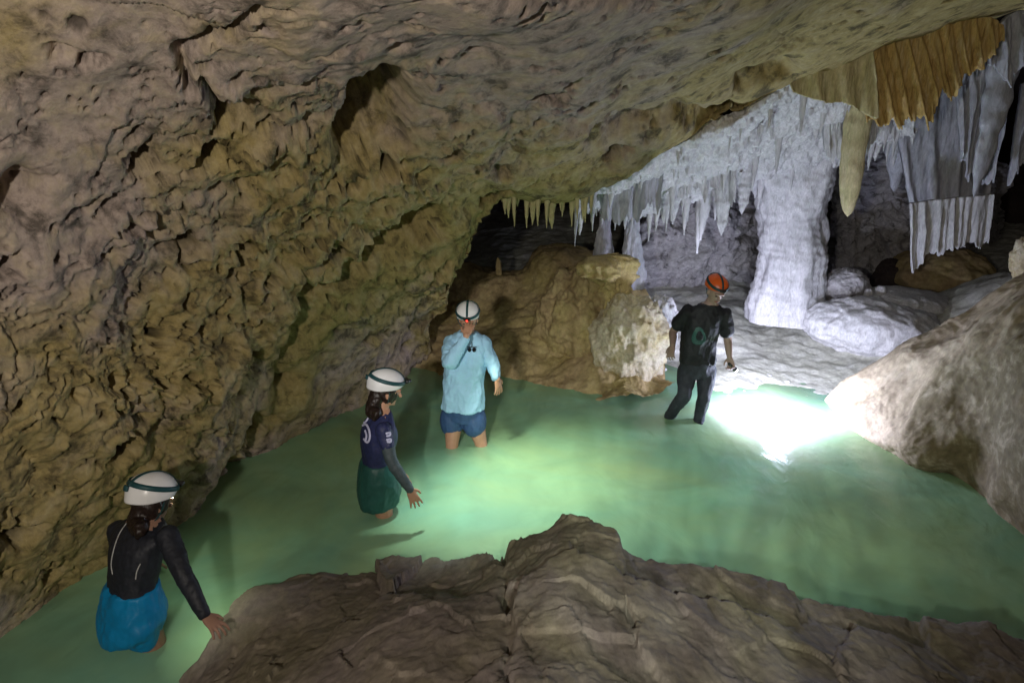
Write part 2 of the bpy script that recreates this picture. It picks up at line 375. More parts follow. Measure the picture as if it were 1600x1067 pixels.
def disp_wall(p, px):
    pw = p + np.stack([fbm(p, 1.1, 3, 31), fbm(p, 1.1, 3, 37), fbm(p, 1.1, 3, 41)], 1)*.35
    amp = np.clip(1.25*bump2(px, 480, 420, 330, 330)+.25+.45*bump2(px, 150, 700, 300, 250)+.3*bump2(px, 900, 200, 260, 80), .25, 1.3)
    smooth = 1-.85*np.clip(bump2(px, 570, 570, 150, 95)+.6*bump2(px, 430, 640, 90, 60), 0, 1)
    d = fbm(p, .55, 3, 1)*.24 + fbm(pw, 1.5, 3, 8)*.16*amp
    pw2 = p + np.stack([fbm(p, 3, 2, 32), fbm(p, 3, 2, 38), fbm(p, 3, 2, 42)], 1)*.05
    cr0 = np.clip(amp-.3, 0, 1)*smooth
    d += (fbm(pw, 2.2, 4, 12, ridged=True)-.35)*.07*cr0
    pw3 = p + np.stack([fbm(p, 6, 3, 33), fbm(p, 6, 3, 39), fbm(p, 6, 3, 43)], 1)*.11
    d += fbm(pw2, 5, 5, 14, gain=.62)*.07*cr0 + fbm(p, 4, 4, 15)*.018
    d += (facets(pw2, 3.2, 1)*.05 + facets(pw3, 7.5, 2)*.03)*np.clip(cr0*1.15, 0, 1) + facets(pw2, 1.3, 4)*.05*np.clip(cr0+.2, 0, 1)*smooth
    f1, f2 = worley(pw3*np.array([1, 1, 1.3]), 2.6, 2)
    m = sst(.0, .25, fbm(p, 1.0, 2, 21)+.22*(amp-.6))
    pit = (1-sst(.08, .36, f1 + .25*fbm(p, 9, 3, 45)))*m; d -= pit*.22
    f1b, f2b = worley(pw3*np.array([1, 1, 1.6]), 6, 5)
    m2 = sst(.0, .22, fbm(p, 2.1, 2, 25)+.22*(amp-.55)); pb = (1-sst(.10, .34, f1b + .2*fbm(p, 16, 2, 46)))*m2; d -= pb*.10*amp*smooth
    cr = (1-sst(0, .05, f2-f1))*sst(.1, .4, fbm(p, .9, 2, 28)+.2*(amp-.5)); d -= cr*.035*smooth
    # the big dark recess beside the centre, the bowl at far left and the crease running down to the pool
    hol = bump2(px, 606, 205, 34, 46)*1.3 + bump2(px, 570, 250, 26, 22)*.9 + bump2(px, 45, 322, 34, 38)*.25
    d -= hol*.8*(1+.6*fbm(p, 6, 3, 44)) 
    for (x0, y0, x1, y1, wd, dep) in ((690,345,500,480,13,.35),(500,480,455,600,20,.2),(400,20,360,65,9,.2),(360,65,285,100,8,.12),(930,210,1060,180,14,.16),(1080,195,1150,186,14,.22),(1235,112,1170,140,12,.16),(405,660,385,700,10,.3),(370,720,335,770,8,.25),(655,-40,1010,-15,18,.2),(285,100,300,160,8,.12),(318,150,350,190,8,.2)):
        e = np.array([x1-x0, y1-y0]); L2 = (e**2).sum(); q = px-np.array([x0, y0]); k = np.clip((q@e)/L2, 0, 1)
        ds = np.linalg.norm(q-k[:, None]*e, axis=1) + 14*fbm(p, 4, 3, 51)
        d -= dep*np.exp(-(ds/wd)**2)
    f1c, f2c = worley(pw3*np.array([1, 1, 1.8]), 12, 9); m3 = sst(-.08, .15, fbm(p, 2.6, 3, 27)+.3*(amp-.75)); pc = (1-sst(.12, .36, f1c))*m3*smooth; d -= pc*.06
    st = np.clip(pc*1.0 + sst(.2, .8, pit)*.9 + sst(.2, .7, pb)*.8 + cr*.5 + sst(.35, .9, bump2(px, 600, 195, 42, 55))*.6, 0, 1)*.9  # shade painted dark into pits, cracks and the big recess
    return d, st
tone = [(0,0,.35),(-600,0,.3),(0,500,.4),(200,250,.1),(400,100,.3),(800,0,.1),(1000,100,.2),(1300,50,.9),(1600,0,1.1),(1200,120,1),(1100,190,.8),(950,260,.8),(800,280,.7),(650,330,1.0),(500,400,1),(350,450,.8),
        (200,550,.7),(0,700,.8),(200,800,.9),(450,550,.9),(600,550,.4),(700,150,.15),(400,650,.6),(0,950,.6),(800,-500,.2),(600,200,.4),(1600,-500,.6)]
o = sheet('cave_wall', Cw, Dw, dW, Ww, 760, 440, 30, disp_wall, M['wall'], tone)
tag(o, kind='structure')

# ------------------------------------------------------------------ nets: rocks given as control nets of (px,py,depth)
def net(name, rows, nu, nv, disp, mat, world=False, tone=None, flip=False, attrs=None):
    R = np.array([[(P(*c) if not world else np.array(c)) for c in r] for r in rows], float)
    V = uni(R, nv); V = np.swapaxes(uni(np.swapaxes(V, 0, 1), nu), 0, 1)
    d, st = disp(V.reshape(-1, 3)); N = normals(V); N = -N if flip else N
    V2 = V + N*d.reshape(V.shape[:2]+(1,)); at = {'stain_shade': st}
    if tone is not None:
        T = uni(np.array(tone, float)[..., None], nv); T = np.swapaxes(uni(np.swapaxes(T, 0, 1), nu), 0, 1); at['tone'] = T
    return gridmesh(name, V2, attrs=at)
def gz(px, py, z): # control point from pixel and height
    v = (py-533.5)/F; return (px, py, (CAMZ-z)/(ST+v*CT))

# foreground ledge
lip = [(120,1200,-.1),(230,1120,-.05),(290,1062,0),(350,972,.12),(425,907,.03),(490,893,.03),(560,884,.03),(680,868,.06),(780,858,.30),(800,838,.42),(850,822,.52),(876,800,.60),(905,813,.60),(960,838,.60),(1030,868,.58),
       (1110,880,.6),(1180,898,.55),(1260,924,.5),(1350,950,.45),(1430,966,.4),(1520,982,.4),(1600,996,.4),(1720,1020,.35),(1900,1060,.3)]
rows = []
lipw = np.array([G(*c) for c in lip])
inner = [(800,1067,.98),(880,950,.86),(600,1000,.50),(400,1050,.30),(460,980,.22),(560,940,.22),(1000,950,.76),(1200,1010,.66),(1500,1045,.5),(1000,1067,.9),(700,930,.42),(760,900,.45),(1030,900,.66),(880,860,.72),(300,1110,.12),(640,1067,.72),(500,1067,.5),(1300,1067,.7)]
iw = np.array([G(*c) for c in inner]); ex = np.array([(-1.6,1.4,.6),(0,1,1.2),(0,.2,1.25),(1.5,1.4,.9),(3,1.6,.6),(-2.6,1.2,.3),(-2.5,.2,.5),(4,2.2,.4),(4,.3,.6),(-1,.2,1.0)])
src = np.vstack([lipw, iw, ex])
xs = np.linspace(-3.3, 4.6, 660); ys = np.linspace(.0, 4.7, 420); XX, YY = np.meshgrid(xs, ys); q = np.stack([XX, YY], -1).reshape(-1, 2)
zb = rbf(src[:, :2], src[:, 2], q, .008)
fine = uni(lipw, 400)[:, :2]; tan = np.gradient(fine, axis=0); best = np.full(len(q), 1e9); sd = np.zeros(len(q))
for k in range(0, 400):
    d = q-fine[k]; dd = (d**2).sum(1); m = dd < best; best = np.where(m, dd, best)
    cr_ = tan[k, 0]*d[:, 1]-tan[k, 1]*d[:, 0]; sd = np.where(m, np.sign(cr_), sd)
sd = sd*np.sqrt(best)                       # >0 beyond the lip, out over the water
q3 = np.c_[q[:, 0], q[:, 1]*.7, np.zeros(len(q))]
sd = sd + fbm(q3, 3.2, 5, 60, gain=.6)*.07 + (worley(q3, 7, 8)[0]-.45)*.05
drop = sst(-.02, .42, sd)
z = zb - (drop**.8)*(1.1+np.clip(zb, 0, 1)) 
pz = np.c_[q[:, 0]*1.1, q[:, 1]*.6, zb]
pw = pz + np.stack([fbm(pz, 1.5, 2, 61), fbm(pz, 1.5, 2, 62), fbm(pz, 1.5, 2, 63)], 1)*.10
f1, f2 = worley(pw, 1.7, 7); cr = 1-sst(0, .06, f2-f1)
fa = worley(pw+4, 1.3, 9); step = (np.floor(fa[0]*5)/5 - .3)
# the open joint that parts the two big blocks
j0, j1 = G(785, 868, .4)[:2], G(795, 1067, .95)[:2]; e_ = j1-j0; k_ = np.clip(((q-j0)@e_)/(e_@e_), -.2, 1.3); dj = np.linalg.norm(q-j0-k_[:, None]*e_, axis=1)+fbm(pz, 3, 4, 69)*.10
z = z + fbm(pz, 1.2, 3, 64)*.10 + facets(pw, 1.3, 3)*.065 + facets(pw, 4.2, 5)*.022 + fbm(pz, .9, 2, 59)*.08 + fbm(pz, 6, 5, 66, gain=.6)*.022 + fbm(pz, 34, 3, 68)*.008 - np.exp(-(dj/.025)**2)*.10
V = np.c_[q, z].reshape(420, 660, 3); V[..., 0] += (fbm(pw+9, 6, 4, 70)*.05).reshape(420, 660); V[..., 1] += (fbm(pw+19, 6, 4, 71)*.05).reshape(420, 660)
me = gridmesh('rock_ledge', V, attrs={'stain_shade': cr*0})
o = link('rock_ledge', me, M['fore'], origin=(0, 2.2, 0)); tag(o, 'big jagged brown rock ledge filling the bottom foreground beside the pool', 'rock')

# right flowstone slope
def gw(px, py, z): return tuple(G(px, py, z))
rows = [
 [gw(1302,640,-.5),gw(1345,690,-.5),gw(1400,722,-.55),gw(1450,765,-.6),gw(1490,800,-.6),gw(1530,880,-.6),gw(1600,980,-.6),gw(1800,1100,-.6)],
 [gw(1300,632,-.02),gw(1340,682,0),gw(1395,715,0),gw(1445,736,0),gw(1490,752,-.02),gw(1545,800,-.05),gw(1620,880,-.05),gw(1760,980,-.05)],
 [gw(1330,600,.28),gw(1380,620,.4),gw(1430,655,.42),gw(1490,680,.42),gw(1545,710,.40),gw(1600,780,.38),gw(1680,860,.4),gw(1850,960,.4)],
 [gw(1385,560,.62),gw(1440,570,.78),gw(1490,590,.85),gw(1550,610,.9),gw(1610,640,.95),gw(1690,690,1.0),gw(1790,760,1.0),gw(1960,840,1.0)],
 [gw(1450,515,.98),gw(1510,510,1.15),gw(1560,520,1.3),gw(1620,530,1.4),gw(1700,550,1.5),gw(1800,590,1.6),gw(1900,640,1.6),gw(2100,700,1.6)],
 [gw(1530,472,1.3),gw(1580,452,1.5),gw(1640,440,1.7),gw(1720,430,1.9),gw(1800,430,2.0),gw(1920,450,2.1),gw(2050,480,2.1),gw(2300,540,2.0)],
 [gw(1600,430,1.55),gw(1660,400,1.75),gw(1730,380,1.95),gw(1820,370,2.1),gw(1920,370,2.2),gw(2050,380,2.3),gw(2200,400,2.3),gw(2500,440,2.2)]]
# behind the crest it falls away again
Rw = np.array(rows, float)
rows = [list(map(tuple, r)) for r in Rw]
left = Rw[:, 0]; pre = left + np.array([.10, .55, -.5]); pre2 = left + np.array([.4, 1.2, -1.2])
rows = [[tuple(pre2[i]), tuple(pre[i])] + rows[i] for i in range(len(rows))]
tn = [[0,0]+[.2,.3,.5,.8,1,1,1,1]]*2 + [[0,0,0,.3,.6,.9,1,1,1,1],[0,0,0,.1,.9,1,.9,1,1,1],[0,0,-.1,-.1,.5,.9,1,1,1,1],[0,0,-.2,-.2,.4,.8,1,1,1,1],[0,0,-.2,-.2,.2,.6,1,1,1,1]]  # olive-brown to the right, with lamp falloff darkened into the tone
def disp_flow(p):
    pw = p + np.stack([fbm(p, 1.5, 2, 71), fbm(p, 1.5, 2, 72), fbm(p, 1.5, 2, 73)], 1)*.15
    lump = fbm(pw, 2.4, 4, 74, gain=.45)*.10 + fbm(pw, 9, 3, 75)*.012
    f1, f2 = worley(pw, 6, 3); low = 1-sst(.1, .8, p[:, 2])
    return fbm(p, .8, 2, 76)*.12 + lump*.75, 0*low
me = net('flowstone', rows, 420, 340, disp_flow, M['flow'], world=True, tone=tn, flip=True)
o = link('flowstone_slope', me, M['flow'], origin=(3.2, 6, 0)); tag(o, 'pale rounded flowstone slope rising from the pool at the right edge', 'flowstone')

# brown mound behind the man in the pale blue shirt
rows = [
 [(620,640,8.2),(720,640,8.2),(820,640,8.0),(900,640,7.9),(960,625,7.7),(1010,615,7.75),(1055,600,8.0)],
 [(620,600,8.6),(700,605,8.45),(800,606,8.3),(880,606,8.2),(950,600,7.95),(1000,596,7.95),(1042,588,8.3)],
 [(620,540,9.0),(700,540,9.0),(790,535,8.9),(870,540,8.7),(940,540,8.4),(1000,530,8.5),(1040,520,8.9)],
 [(620,480,9.6),(705,480,9.7),(780,475,9.6),(860,470,9.3),(930,470,9.0),(985,475,9.2),(1035,480,9.6)],
 [(610,425,10.4),(690,412,10.4),(765,424,10.2),(815,430,10.0),(850,392,9.8),(915,392,9.8),(980,430,10.4)],
 [(610,420,11.5),(690,410,11.5),(765,420,11.5),(820,428,11.5),(860,405,11.5),(920,405,11.5),(980,440,11.5)]]
def disp_mound(p):
    pw = p + np.stack([fbm(p, 1.5, 2, 81), fbm(p, 1.5, 2, 82), fbm(p, 1.5, 2, 83)], 1)*.2
    return fbm(pw*np.array([1, 1, .55]), 1.5, 5, 84)*.20 + fbm(pw*np.array([1, 1, .5]), 7, 4, 85)*.035, np.zeros(len(p))
me = net('mound', rows, 260, 200, disp_mound, M['mound'], flip=False)
o = link('rock_mound', me, M['mound'], origin=tuple(G(850, 606, 0))); tag(o, 'brown rock mound rising behind the man in the pale blue shirt', 'rock')

# ------------------------------------------------------------------ tubes, blobs
def ringloft(cs, rs, n=14, wob=None, cap=True, ax=None):
    """vertical stack of rings, returns grid (k,n,3)"""
    out = []
    for i, (c, r) in enumerate(zip(cs, rs)):
        a = np.linspace(0, 2*math.pi, n, endpoint=False)
        rr = r*(1 + (wob(i, a) if wob else 0)); el = ax if ax else (1, 1)
        out.append(np.stack([c[0]+np.cos(a)*rr*el[0], c[1]+np.sin(a)*rr*el[1], np.full(n, c[2])], 1))
    return np.array(out)
def stal_mesh(L, r, n=12, k=22, seed=0, power=.75, blunt=.10, flat=1.0, up=False, lump=.12):
    rg = np.random.default_rng(seed); ph = rg.random(4)*6.28; cs = []; rs = []
    for i in range(k):
        f = i/(k-1); z = -f*L if not up else f*L
        cs.append((.04*L*math.sin(f*3+ph[0])*f*.5, .04*L*math.cos(f*2.4+ph[1])*f*.5, z))
        rs.append(r*max(.004/r, ((1-f)**power*(1-blunt) + blunt*(1-f**8))*(1+lump*math.sin(f*19+ph[2])*(.3+.7*f)+lump*.6*math.sin(f*41+ph[3]))))
    cs.append((cs[-1][0], cs[-1][1], cs[-1][2]*1.004)); rs.append(.0005)
    a0 = rg.random(6)*6.28; am = rg.random(6)
    wob = lambda i, a: .12*am[0]*np.cos(2*a+a0[0])+.10*am[1]*np.cos(3*a+a0[1])+.07*am[2]*np.cos(5*a+a0[2])
    V = ringloft(cs, rs, n, wob, ax=(1, flat)); p = V.reshape(-1, 3)
    V = V + (fbm(p, 9, 3, seed+100)[:, None]*r*.18*np.array([1, 1, .2])).reshape(V.shape)
    return gridmesh('stalactite', V, closed=True)
def stalactite(name, label, cat, px, y0, y1, Y, wpx, mat, seed, group=None, flat=1.0, power=.75, blunt=.1, up=False, n=20, lump=.12):
    a = B(px, y0, Y); b = B(px, y1, Y); L = abs(a[2]-b[2]); t = Y/CT; r = wpx/F*t/2*1.0
    me = stal_mesh(L, r, n, 40, seed, power, blunt, flat, up, lump)
    o = link(name, me, mat); o.location = tuple(a if not up else b)
    return tag(o, label, cat, group)
# roof of white dripstone dropping behind the lip (cave ceiling)
ed = [(900,285),(932,280),(985,262),(1050,236),(1100,212),(1150,196),(1190,163),(1240,131),(1300,110),(1345,88),(1400,66),(1440,58)]
bt = [(900,330),(940,322),(990,335),(1050,322),(1100,300),(1150,290),(1190,282),(1245,270),(1300,255),(1340,240),(1390,215),(1430,200)]
bY = [7.6,7.9,8.2,8.4,8.6,8.8,9.0,9.0,8.9,8.6,8.2,7.8]
rows = [[tuple(B(x, y-26, 6.9)) for x, y in ed], [tuple(B(x, y+2, 6.8)) for x, y in ed]]
for f in (.33, .66, 1.0):
    rows.append([tuple(B(ed[i][0]*(1-f)+bt[i][0]*f, ed[i][1]*(1-f)+bt[i][1]*f, 6.8*(1-f)+bY[i]*f)) for i in range(len(ed))])
rows.append([tuple(B(bt[i][0], bt[i][1]-8, bY[i]+.5)) for i in range(len(ed))])
rows.append([tuple(B(bt[i][0], bt[i][1]-60, bY[i]+1.6)) for i in range(len(ed))])
def disp_white(p):
    return fbm(p*np.array([1, 1, .4]), 2.2, 4, 91)*.16 + fbm(p*np.array([1, 1, .25]), 8, 4, 92, gain=.65)*.09 + (fbm(p*np.array([1, 1, .4]), 22, 2, 93))*.02, np.zeros(len(p))
me = net('ceiling', rows, 420, 200, disp_white, M['white'], world=True, flip=True)
tag(link('cave_ceiling', me, M['white']), kind='structure')
# hundreds of small drips on it: individual copies
smalls = [stal_mesh(.25, .032, 10, 14, 200+i, .8, .08) for i in range(6)]
for m_ in smalls: m_.materials.append(M['white'])
RR = np.array(rows[1:6]); fld = uni(RR, 30); fld = np.swapaxes(uni(np.swapaxes(fld, 0, 1), 60), 0, 1)
cnt = 0
rg = np.random.default_rng(42)
for i in range(290):
    a = int(np.clip(rg.beta(1.6, 1.1)*23, 2, 23)); b = int(rg.integers(2, 58)); w = fld[a, b] + rg.normal(size=3)*np.array([.03, .03, .01])
    if i > 200: a = 23; w = fld[a, b] + rg.normal(size=3)*np.array([.06, .05, .01])
    o = bpy.data.objects.new('stalactite', smalls[i % 6]); COL.objects.link(o); o.location = tuple(w + np.array([0, 0, .05]))
    s = .5+rg.random()**2*.85
    if i > 200 and i % 4 == 0: s *= 1.9
    o.scale = (s*1.15, s*1.15, s*(.4+rg.random()**2*1.2)); o.rotation_euler = (0, 0, rg.random()*6.28)
    if i > 200 and i % 4 == 0: tag(o, 'longer white stalactite standing out from the small ones along the lower roof fringe', 'stalactite', 'longer white stalactites along the lower roof fringe')
    else: tag(o, 'small white drip stalactite in the dense fringe below the sloping roof', 'stalactite', 'small white stalactites crowding the roof')
# yellowish fringe on the lip at the centre
yl = stal_mesh(.2, .03, 10, 14, 300, .8, .08); yl.materials.append(M['cream'])
yl2 = stal_mesh(.2, .03, 10, 14, 301, .8, .08); yl2.materials.append(M['cream'])
for i in range(28):
    px = 782 + i*5.5 + rg.normal()*3.5; py = np.interp(px, [780, 850, 905, 945], [308, 302, 300, 290])
    o = bpy.data.objects.new('stalactite', (yl, yl2)[i % 2]); COL.objects.link(o); o.location = tuple(B(px, py-6, 6.35+rg.random()*.25))
    s = .45+rg.random()*.8; o.scale = (s*.9, s*.9, s*(.5+rg.random()*1.1))
    tag(o, 'short yellowish stalactite on the roof edge above the dark opening', 'stalactite', 'short yellowish stalactites on the central roof edge')
ST_ = [
 ('yellow stalactite hanging over the dark opening, leftmost of the three long ones', 833,298,352,6.45,15,'cream',1.0),
 ('thick yellow stalactite in the middle of the long ones over the dark opening', 862,298,358,6.45,17,'cream',1.0),
 ('slender yellow stalactite over the dark opening beside the grey curtain', 880,300,338,6.5,8,'cream',1.0),
 ('yellow stalactite at the corner where the roof edge meets the grey curtain', 913,290,345,6.5,16,'cream',1.0),
 ('long thin grey stalactite hanging between the dark opening and the pale column stumps', 902,300,385,7.6,9,'blue',1.0),
 ('long white spike stalactite hanging left of the great column', 1134,262,368,8.4,34,'white',.8),
 ('white stalactite with a fat root beside the great column, right of the long spike', 1166,262,335,8.6,26,'white',.8),
 ('thin pale stalactite hanging above the orange helmet', 1040,300,352,8.0,14,'white',.8),
 ('big smooth tan stalactite hanging right of the great column', 1352,120,338,7.7,40,'cream',.8),
 ('white stalactite hanging alone at the right edge in front of the black gap', 1574,60,308,7.2,44,'blue',.7),
 ('short pale stalactite under the tan curtain edge, right of the big tan stalactite', 1405,205,262,8.6,14,'white',.8),
 ('short white stalactite between the great column and the big tan stalactite', 1322,235,275,8.2,18,'white',.8),
 ('grey stalactite with a broad root right of the big tan stalactite', 1425,110,300,8.9,66,'blue',.8),
]
for i, (lb, px, y0, y1, Y, w, mt, fl) in enumerate(ST_):
    stalactite('stalactite', lb, 'stalactite', px, y0, y1, Y, w, M[mt], 400+i, flat=fl, power=.3 if 'smooth' in lb else .62 if w > 20 else .8, blunt=.55 if 'smooth' in lb else .12, lump=.03 if 'smooth' in lb else .12)

# great column and others
def column(name, label, cat, prof, mat, seed, n=72, k=110, flat=.8, am=1.0):
    """prof: rows of (px_centre, py, width_px, Y)"""
    pr = np.array([list(B(c, y, Y)) + [w/F*(Y/(CT-(y-533.5)/F*ST))/2] for c, y, w, Y in prof])
    pr = crom(pr, k); a = np.linspace(0, 2*math.pi, n, endpoint=False)
    V = np.stack([pr[:, None, 0]+np.cos(a)[None]*pr[:, None, 3], pr[:, None, 1]+np.sin(a)[None]*pr[:, None, 3]*flat, np.repeat(pr[:, 2:3], n, 1)], 2)
    p = V.reshape(-1, 3); N = np.stack([np.cos(a), np.sin(a), a*0], 1)[None]
    d = fbm(p*np.array([1, 1, .35]), 3, 4, seed)*.14 + fbm(p*np.array([1, 1, .25]), 11, 4, seed+1, gain=.7)*.08 + fbm(p*np.array([.6, .6, 2.5]), 5, 4, seed+2)*.03
    V = V + N*d.reshape(V.shape[:2]+(1,))*min(1, pr[:, 3].max()*3)*am
    me = gridmesh(name, V, closed=True); base = pr[-1, :3]
    return tag(link(name, me, mat, origin=tuple(base)), label, cat)
column('cave_column', 'great white dripstone column joining roof and floor at the rear', 'column',
 [(1242,225,140,9.1),(1242,270,124,9.2),(1238,330,108,9.3),(1237,400,106,9.3),(1234,440,110,9.3),(1231,462,116,9.3),(1230,482,124,9.3),(1230,500,130,9.3)], M['white'], 500)
column('cave_column', 'short pale column stump with dark gap beside it, nearer the great column', 'column',
 [(992,285,34,8.6),(990,330,26,8.6),(988,380,30,8.6),(985,420,40,8.6),(985,450,44,8.6)], M['blue'], 510)
column('cave_column', 'narrow grey column stump above the yellow knob, nearer the dark opening', 'column',
 [(948,300,30,8.8),(944,350,20,8.8),(942,395,32,8.8),(940,440,40,8.8)], M['blue'], 520)
column('stalagmite', 'yellow mushroom shaped stalagmite on the pale mound', 'stalagmite',
 [(950,398,30,8.2),(948,403,66,8.2),(948,414,84,8.2),(950,426,82,8.2),(955,436,62,8.2),(962,450,48,8.2),(968,475,46,8.2),(974,505,60,8.2),(980,560,90,8.2)], M['knob'], 530, am=2.0)
column('stalagmite', 'thin grey stalagmite on the brown mound below the dark opening', 'stalagmite', [(778,403,3,10.0),(778,410,8,10),(779,430,11,10),(780,450,22,10)], M['mound'], 540)

# boulders and mounds: displaced spheres with real size
def blob(name, label, cat, px, py, Y, wpx, hpx, mat, seed, dep=1.0, rough=.12, n=64, tilt=0, sq=1.0):
    c = B(px, py, Y); t = Y/CT; rx = wpx/F*t/2; rz = hpx/F*t/2
    th = np.linspace(.001, math.pi-.001, n)[:, None]; ph = np.linspace(0, 2*math.pi, n*2, endpoint=False)[None]
    sx = np.sign(np.cos(ph))*np.abs(np.cos(ph))**sq; sy = np.sign(np.sin(ph))*np.abs(np.sin(ph))**sq
    D = np.stack([np.sin(th)**sq*sx, np.sin(th)**sq*sy, np.sign(np.cos(th))*np.abs(np.cos(th))**sq + 0*ph], 2)
    V = D*np.array([rx, rx*dep, rz]); q = V.reshape(-1, 3)+seed*3.1
    f = 1.6/max(rx, .15)
    d = fbm(q, f, 4, seed)*rough*2.2 + fbm(q, f*5, 4, seed+1)*rough*.5
    V = V*(1+d.reshape(V.shape[:2]+(1,))); ca, sa = math.cos(tilt), math.sin(tilt)
    V = np.stack([V[..., 0]*ca - V[..., 2]*sa, V[..., 1], V[..., 0]*sa + V[..., 2]*ca], 2)
    me = gridmesh(name, V, closed=True); o = link(name, me, mat); o.location = tuple(c)
    return tag(o, label, cat)
blob('boulder', 'grey rounded boulder at the foot of the great column, on its right', 'boulder', 1322, 450, 9.2, 66, 60, M['back'], 600, rough=.12)
blob('boulder', 'small white stone standing alone between grey boulder and white slab', 'stone', 1357, 458, 8.9, 13, 16, M['white'], 601)
blob('boulder', 'small white stone lying at the left tip of the white slab crest', 'stone', 1376, 455, 8.9, 16, 18, M['white'], 602)
blob('rock_slab', 'broad white flowstone slab behind the torch light', 'rock', 1365, 510, 8.7, 200, 92, M['white'], 603, dep=.8, rough=.13, n=90, tilt=-.08)
blob('rock_slab', 'pale upper slab crest in front of the dark rocks at the rear right', 'rock', 1410, 475, 9.0, 150, 46, M['white'], 604, dep=.7, rough=.12, n=80, tilt=-.05)
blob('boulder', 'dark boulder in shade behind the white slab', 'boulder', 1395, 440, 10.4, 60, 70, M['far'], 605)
blob('boulder', 'long dark olive rock below the hanging white curtain', 'boulder', 1470, 430, 10.2, 150, 80, M['mound'], 606)
blob('boulder', 'white rock nub peeping over the flowstone crest at the right edge', 'boulder', 1612, 405, 7.0, 54, 78, M['pale'], 607)
blob('flowstone_mound', 'pale knobbly flowstone mound at the water edge beside the guide in black', 'flowstone', 985, 535, 7.9, 122, 150, M['pale'], 608, dep=.9, rough=.17, n=110, tilt=.15)
blob('boulder', 'upright lilac grey rock between pale mound and guide in black', 'boulder', 1030, 515, 8.3, 56, 110, M['white'], 609, rough=.15)
blob('boulder', 'olive grey rock shoulder left of the yellow mushroom stalagmite', 'boulder', 905, 505, 8.5, 130, 170, M['mound'], 610, rough=.19, n=100)
for i, (px, py, w) in enumerate(((1038,577,9),(1202,588,13),(1185,575,8),(1262,581,10),(1230,596,8))):
    o = blob('pebble', ('small white pebble by the pale mound', 'larger white pebble in the shallows right of the torch', 'small pebble just above the larger pebble near the torch', 'pebble nearest the white slab on the shore', 'pebble between the torch pool and the white slab')[i], 'stone', px, py, G(px, py, .02)[1], w, w*.6, M['white'], 620+i, n=16)

# rear walls
def wallnet(name, pts, disp, mat, nu, nv, kind=True, label=None, cat=None):
    me = net(name, pts, nu, nv, disp, mat, world=True, flip=True)
    o = link(name, me, mat)
    if kind: tag(o, kind='structure')
    else: tag(o, label, cat)
    return o
def disp_back(p):
    pw = p*np.array([.8, .8, 1.1]) + fbm(p, 1.5, 3, 94)[:, None]*.4
    f1, f2 = worley(pw, 2.0, 4)
    return fbm(p, .9, 4, 95)*.4 + (fbm(pw, 2.6, 5, 96, ridged=True)-.3)*.16 + fbm(p, 9, 3, 97)*.03 + facets(pw, 1.6, 6)*.16 - (1-sst(0, .08, f2-f1))*.05, np.zeros(len(p))
def patch(cols, ys, Y, dY=0):
    return [[tuple(B(x, y, Y + dY*j/(len(ys)-1))) for x in cols] for j, y in enumerate(ys)]
me = net('rear_wall', [[tuple(B(x, y, Yv)) for x, Yv in ((985,11.6),(1005,11),(1050,10.9),(1110,11.0),(1160,11.2),(1215,11.6),(1250,12.5))] for y in (180,240,300,360,420,470,520)], 220, 200, disp_back, M['back'], world=True, flip=True)
tag(link('rear_wall', me, M['back']), kind='structure')
me = net('rear_wall', [[tuple(B(x+ (1 if y>380 else 0)*-6, y, Yv)) for x, Yv in ((1312,12.0),(1325,11),(1370,10.9),(1410,10.8),(1450,11),(1490,11.4),(1560,12.5))] for y in (190,240,290,340,380,430,480)], 220, 200, disp_back, M['back'], world=True, flip=True)
tag(link('rear_wall', me, M['back']), kind='structure')
a = np.linspace(-1.25, 1.2, 9)
rows = [[(0+math.sin(k)*15, 2+math.cos(k)*15, z) for k in a] for z in (-1, .5, 2, 3.5, 5, 6)]
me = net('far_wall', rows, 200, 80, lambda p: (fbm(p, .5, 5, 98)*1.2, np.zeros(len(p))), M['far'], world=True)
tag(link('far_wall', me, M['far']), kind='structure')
# high roof over the rear chamber and rough shell behind the photographer, so that no sky shows
rows = [[(x, y, z) for x in (-14, -7, 0, 7, 14)] for y, z in ((5.5, 5.6), (8, 5.2), (12, 4.8), (18, 4.8))]
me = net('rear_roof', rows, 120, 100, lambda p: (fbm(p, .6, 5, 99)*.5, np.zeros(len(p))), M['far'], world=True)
tag(link('rear_roof', me, M['far']), kind='structure')

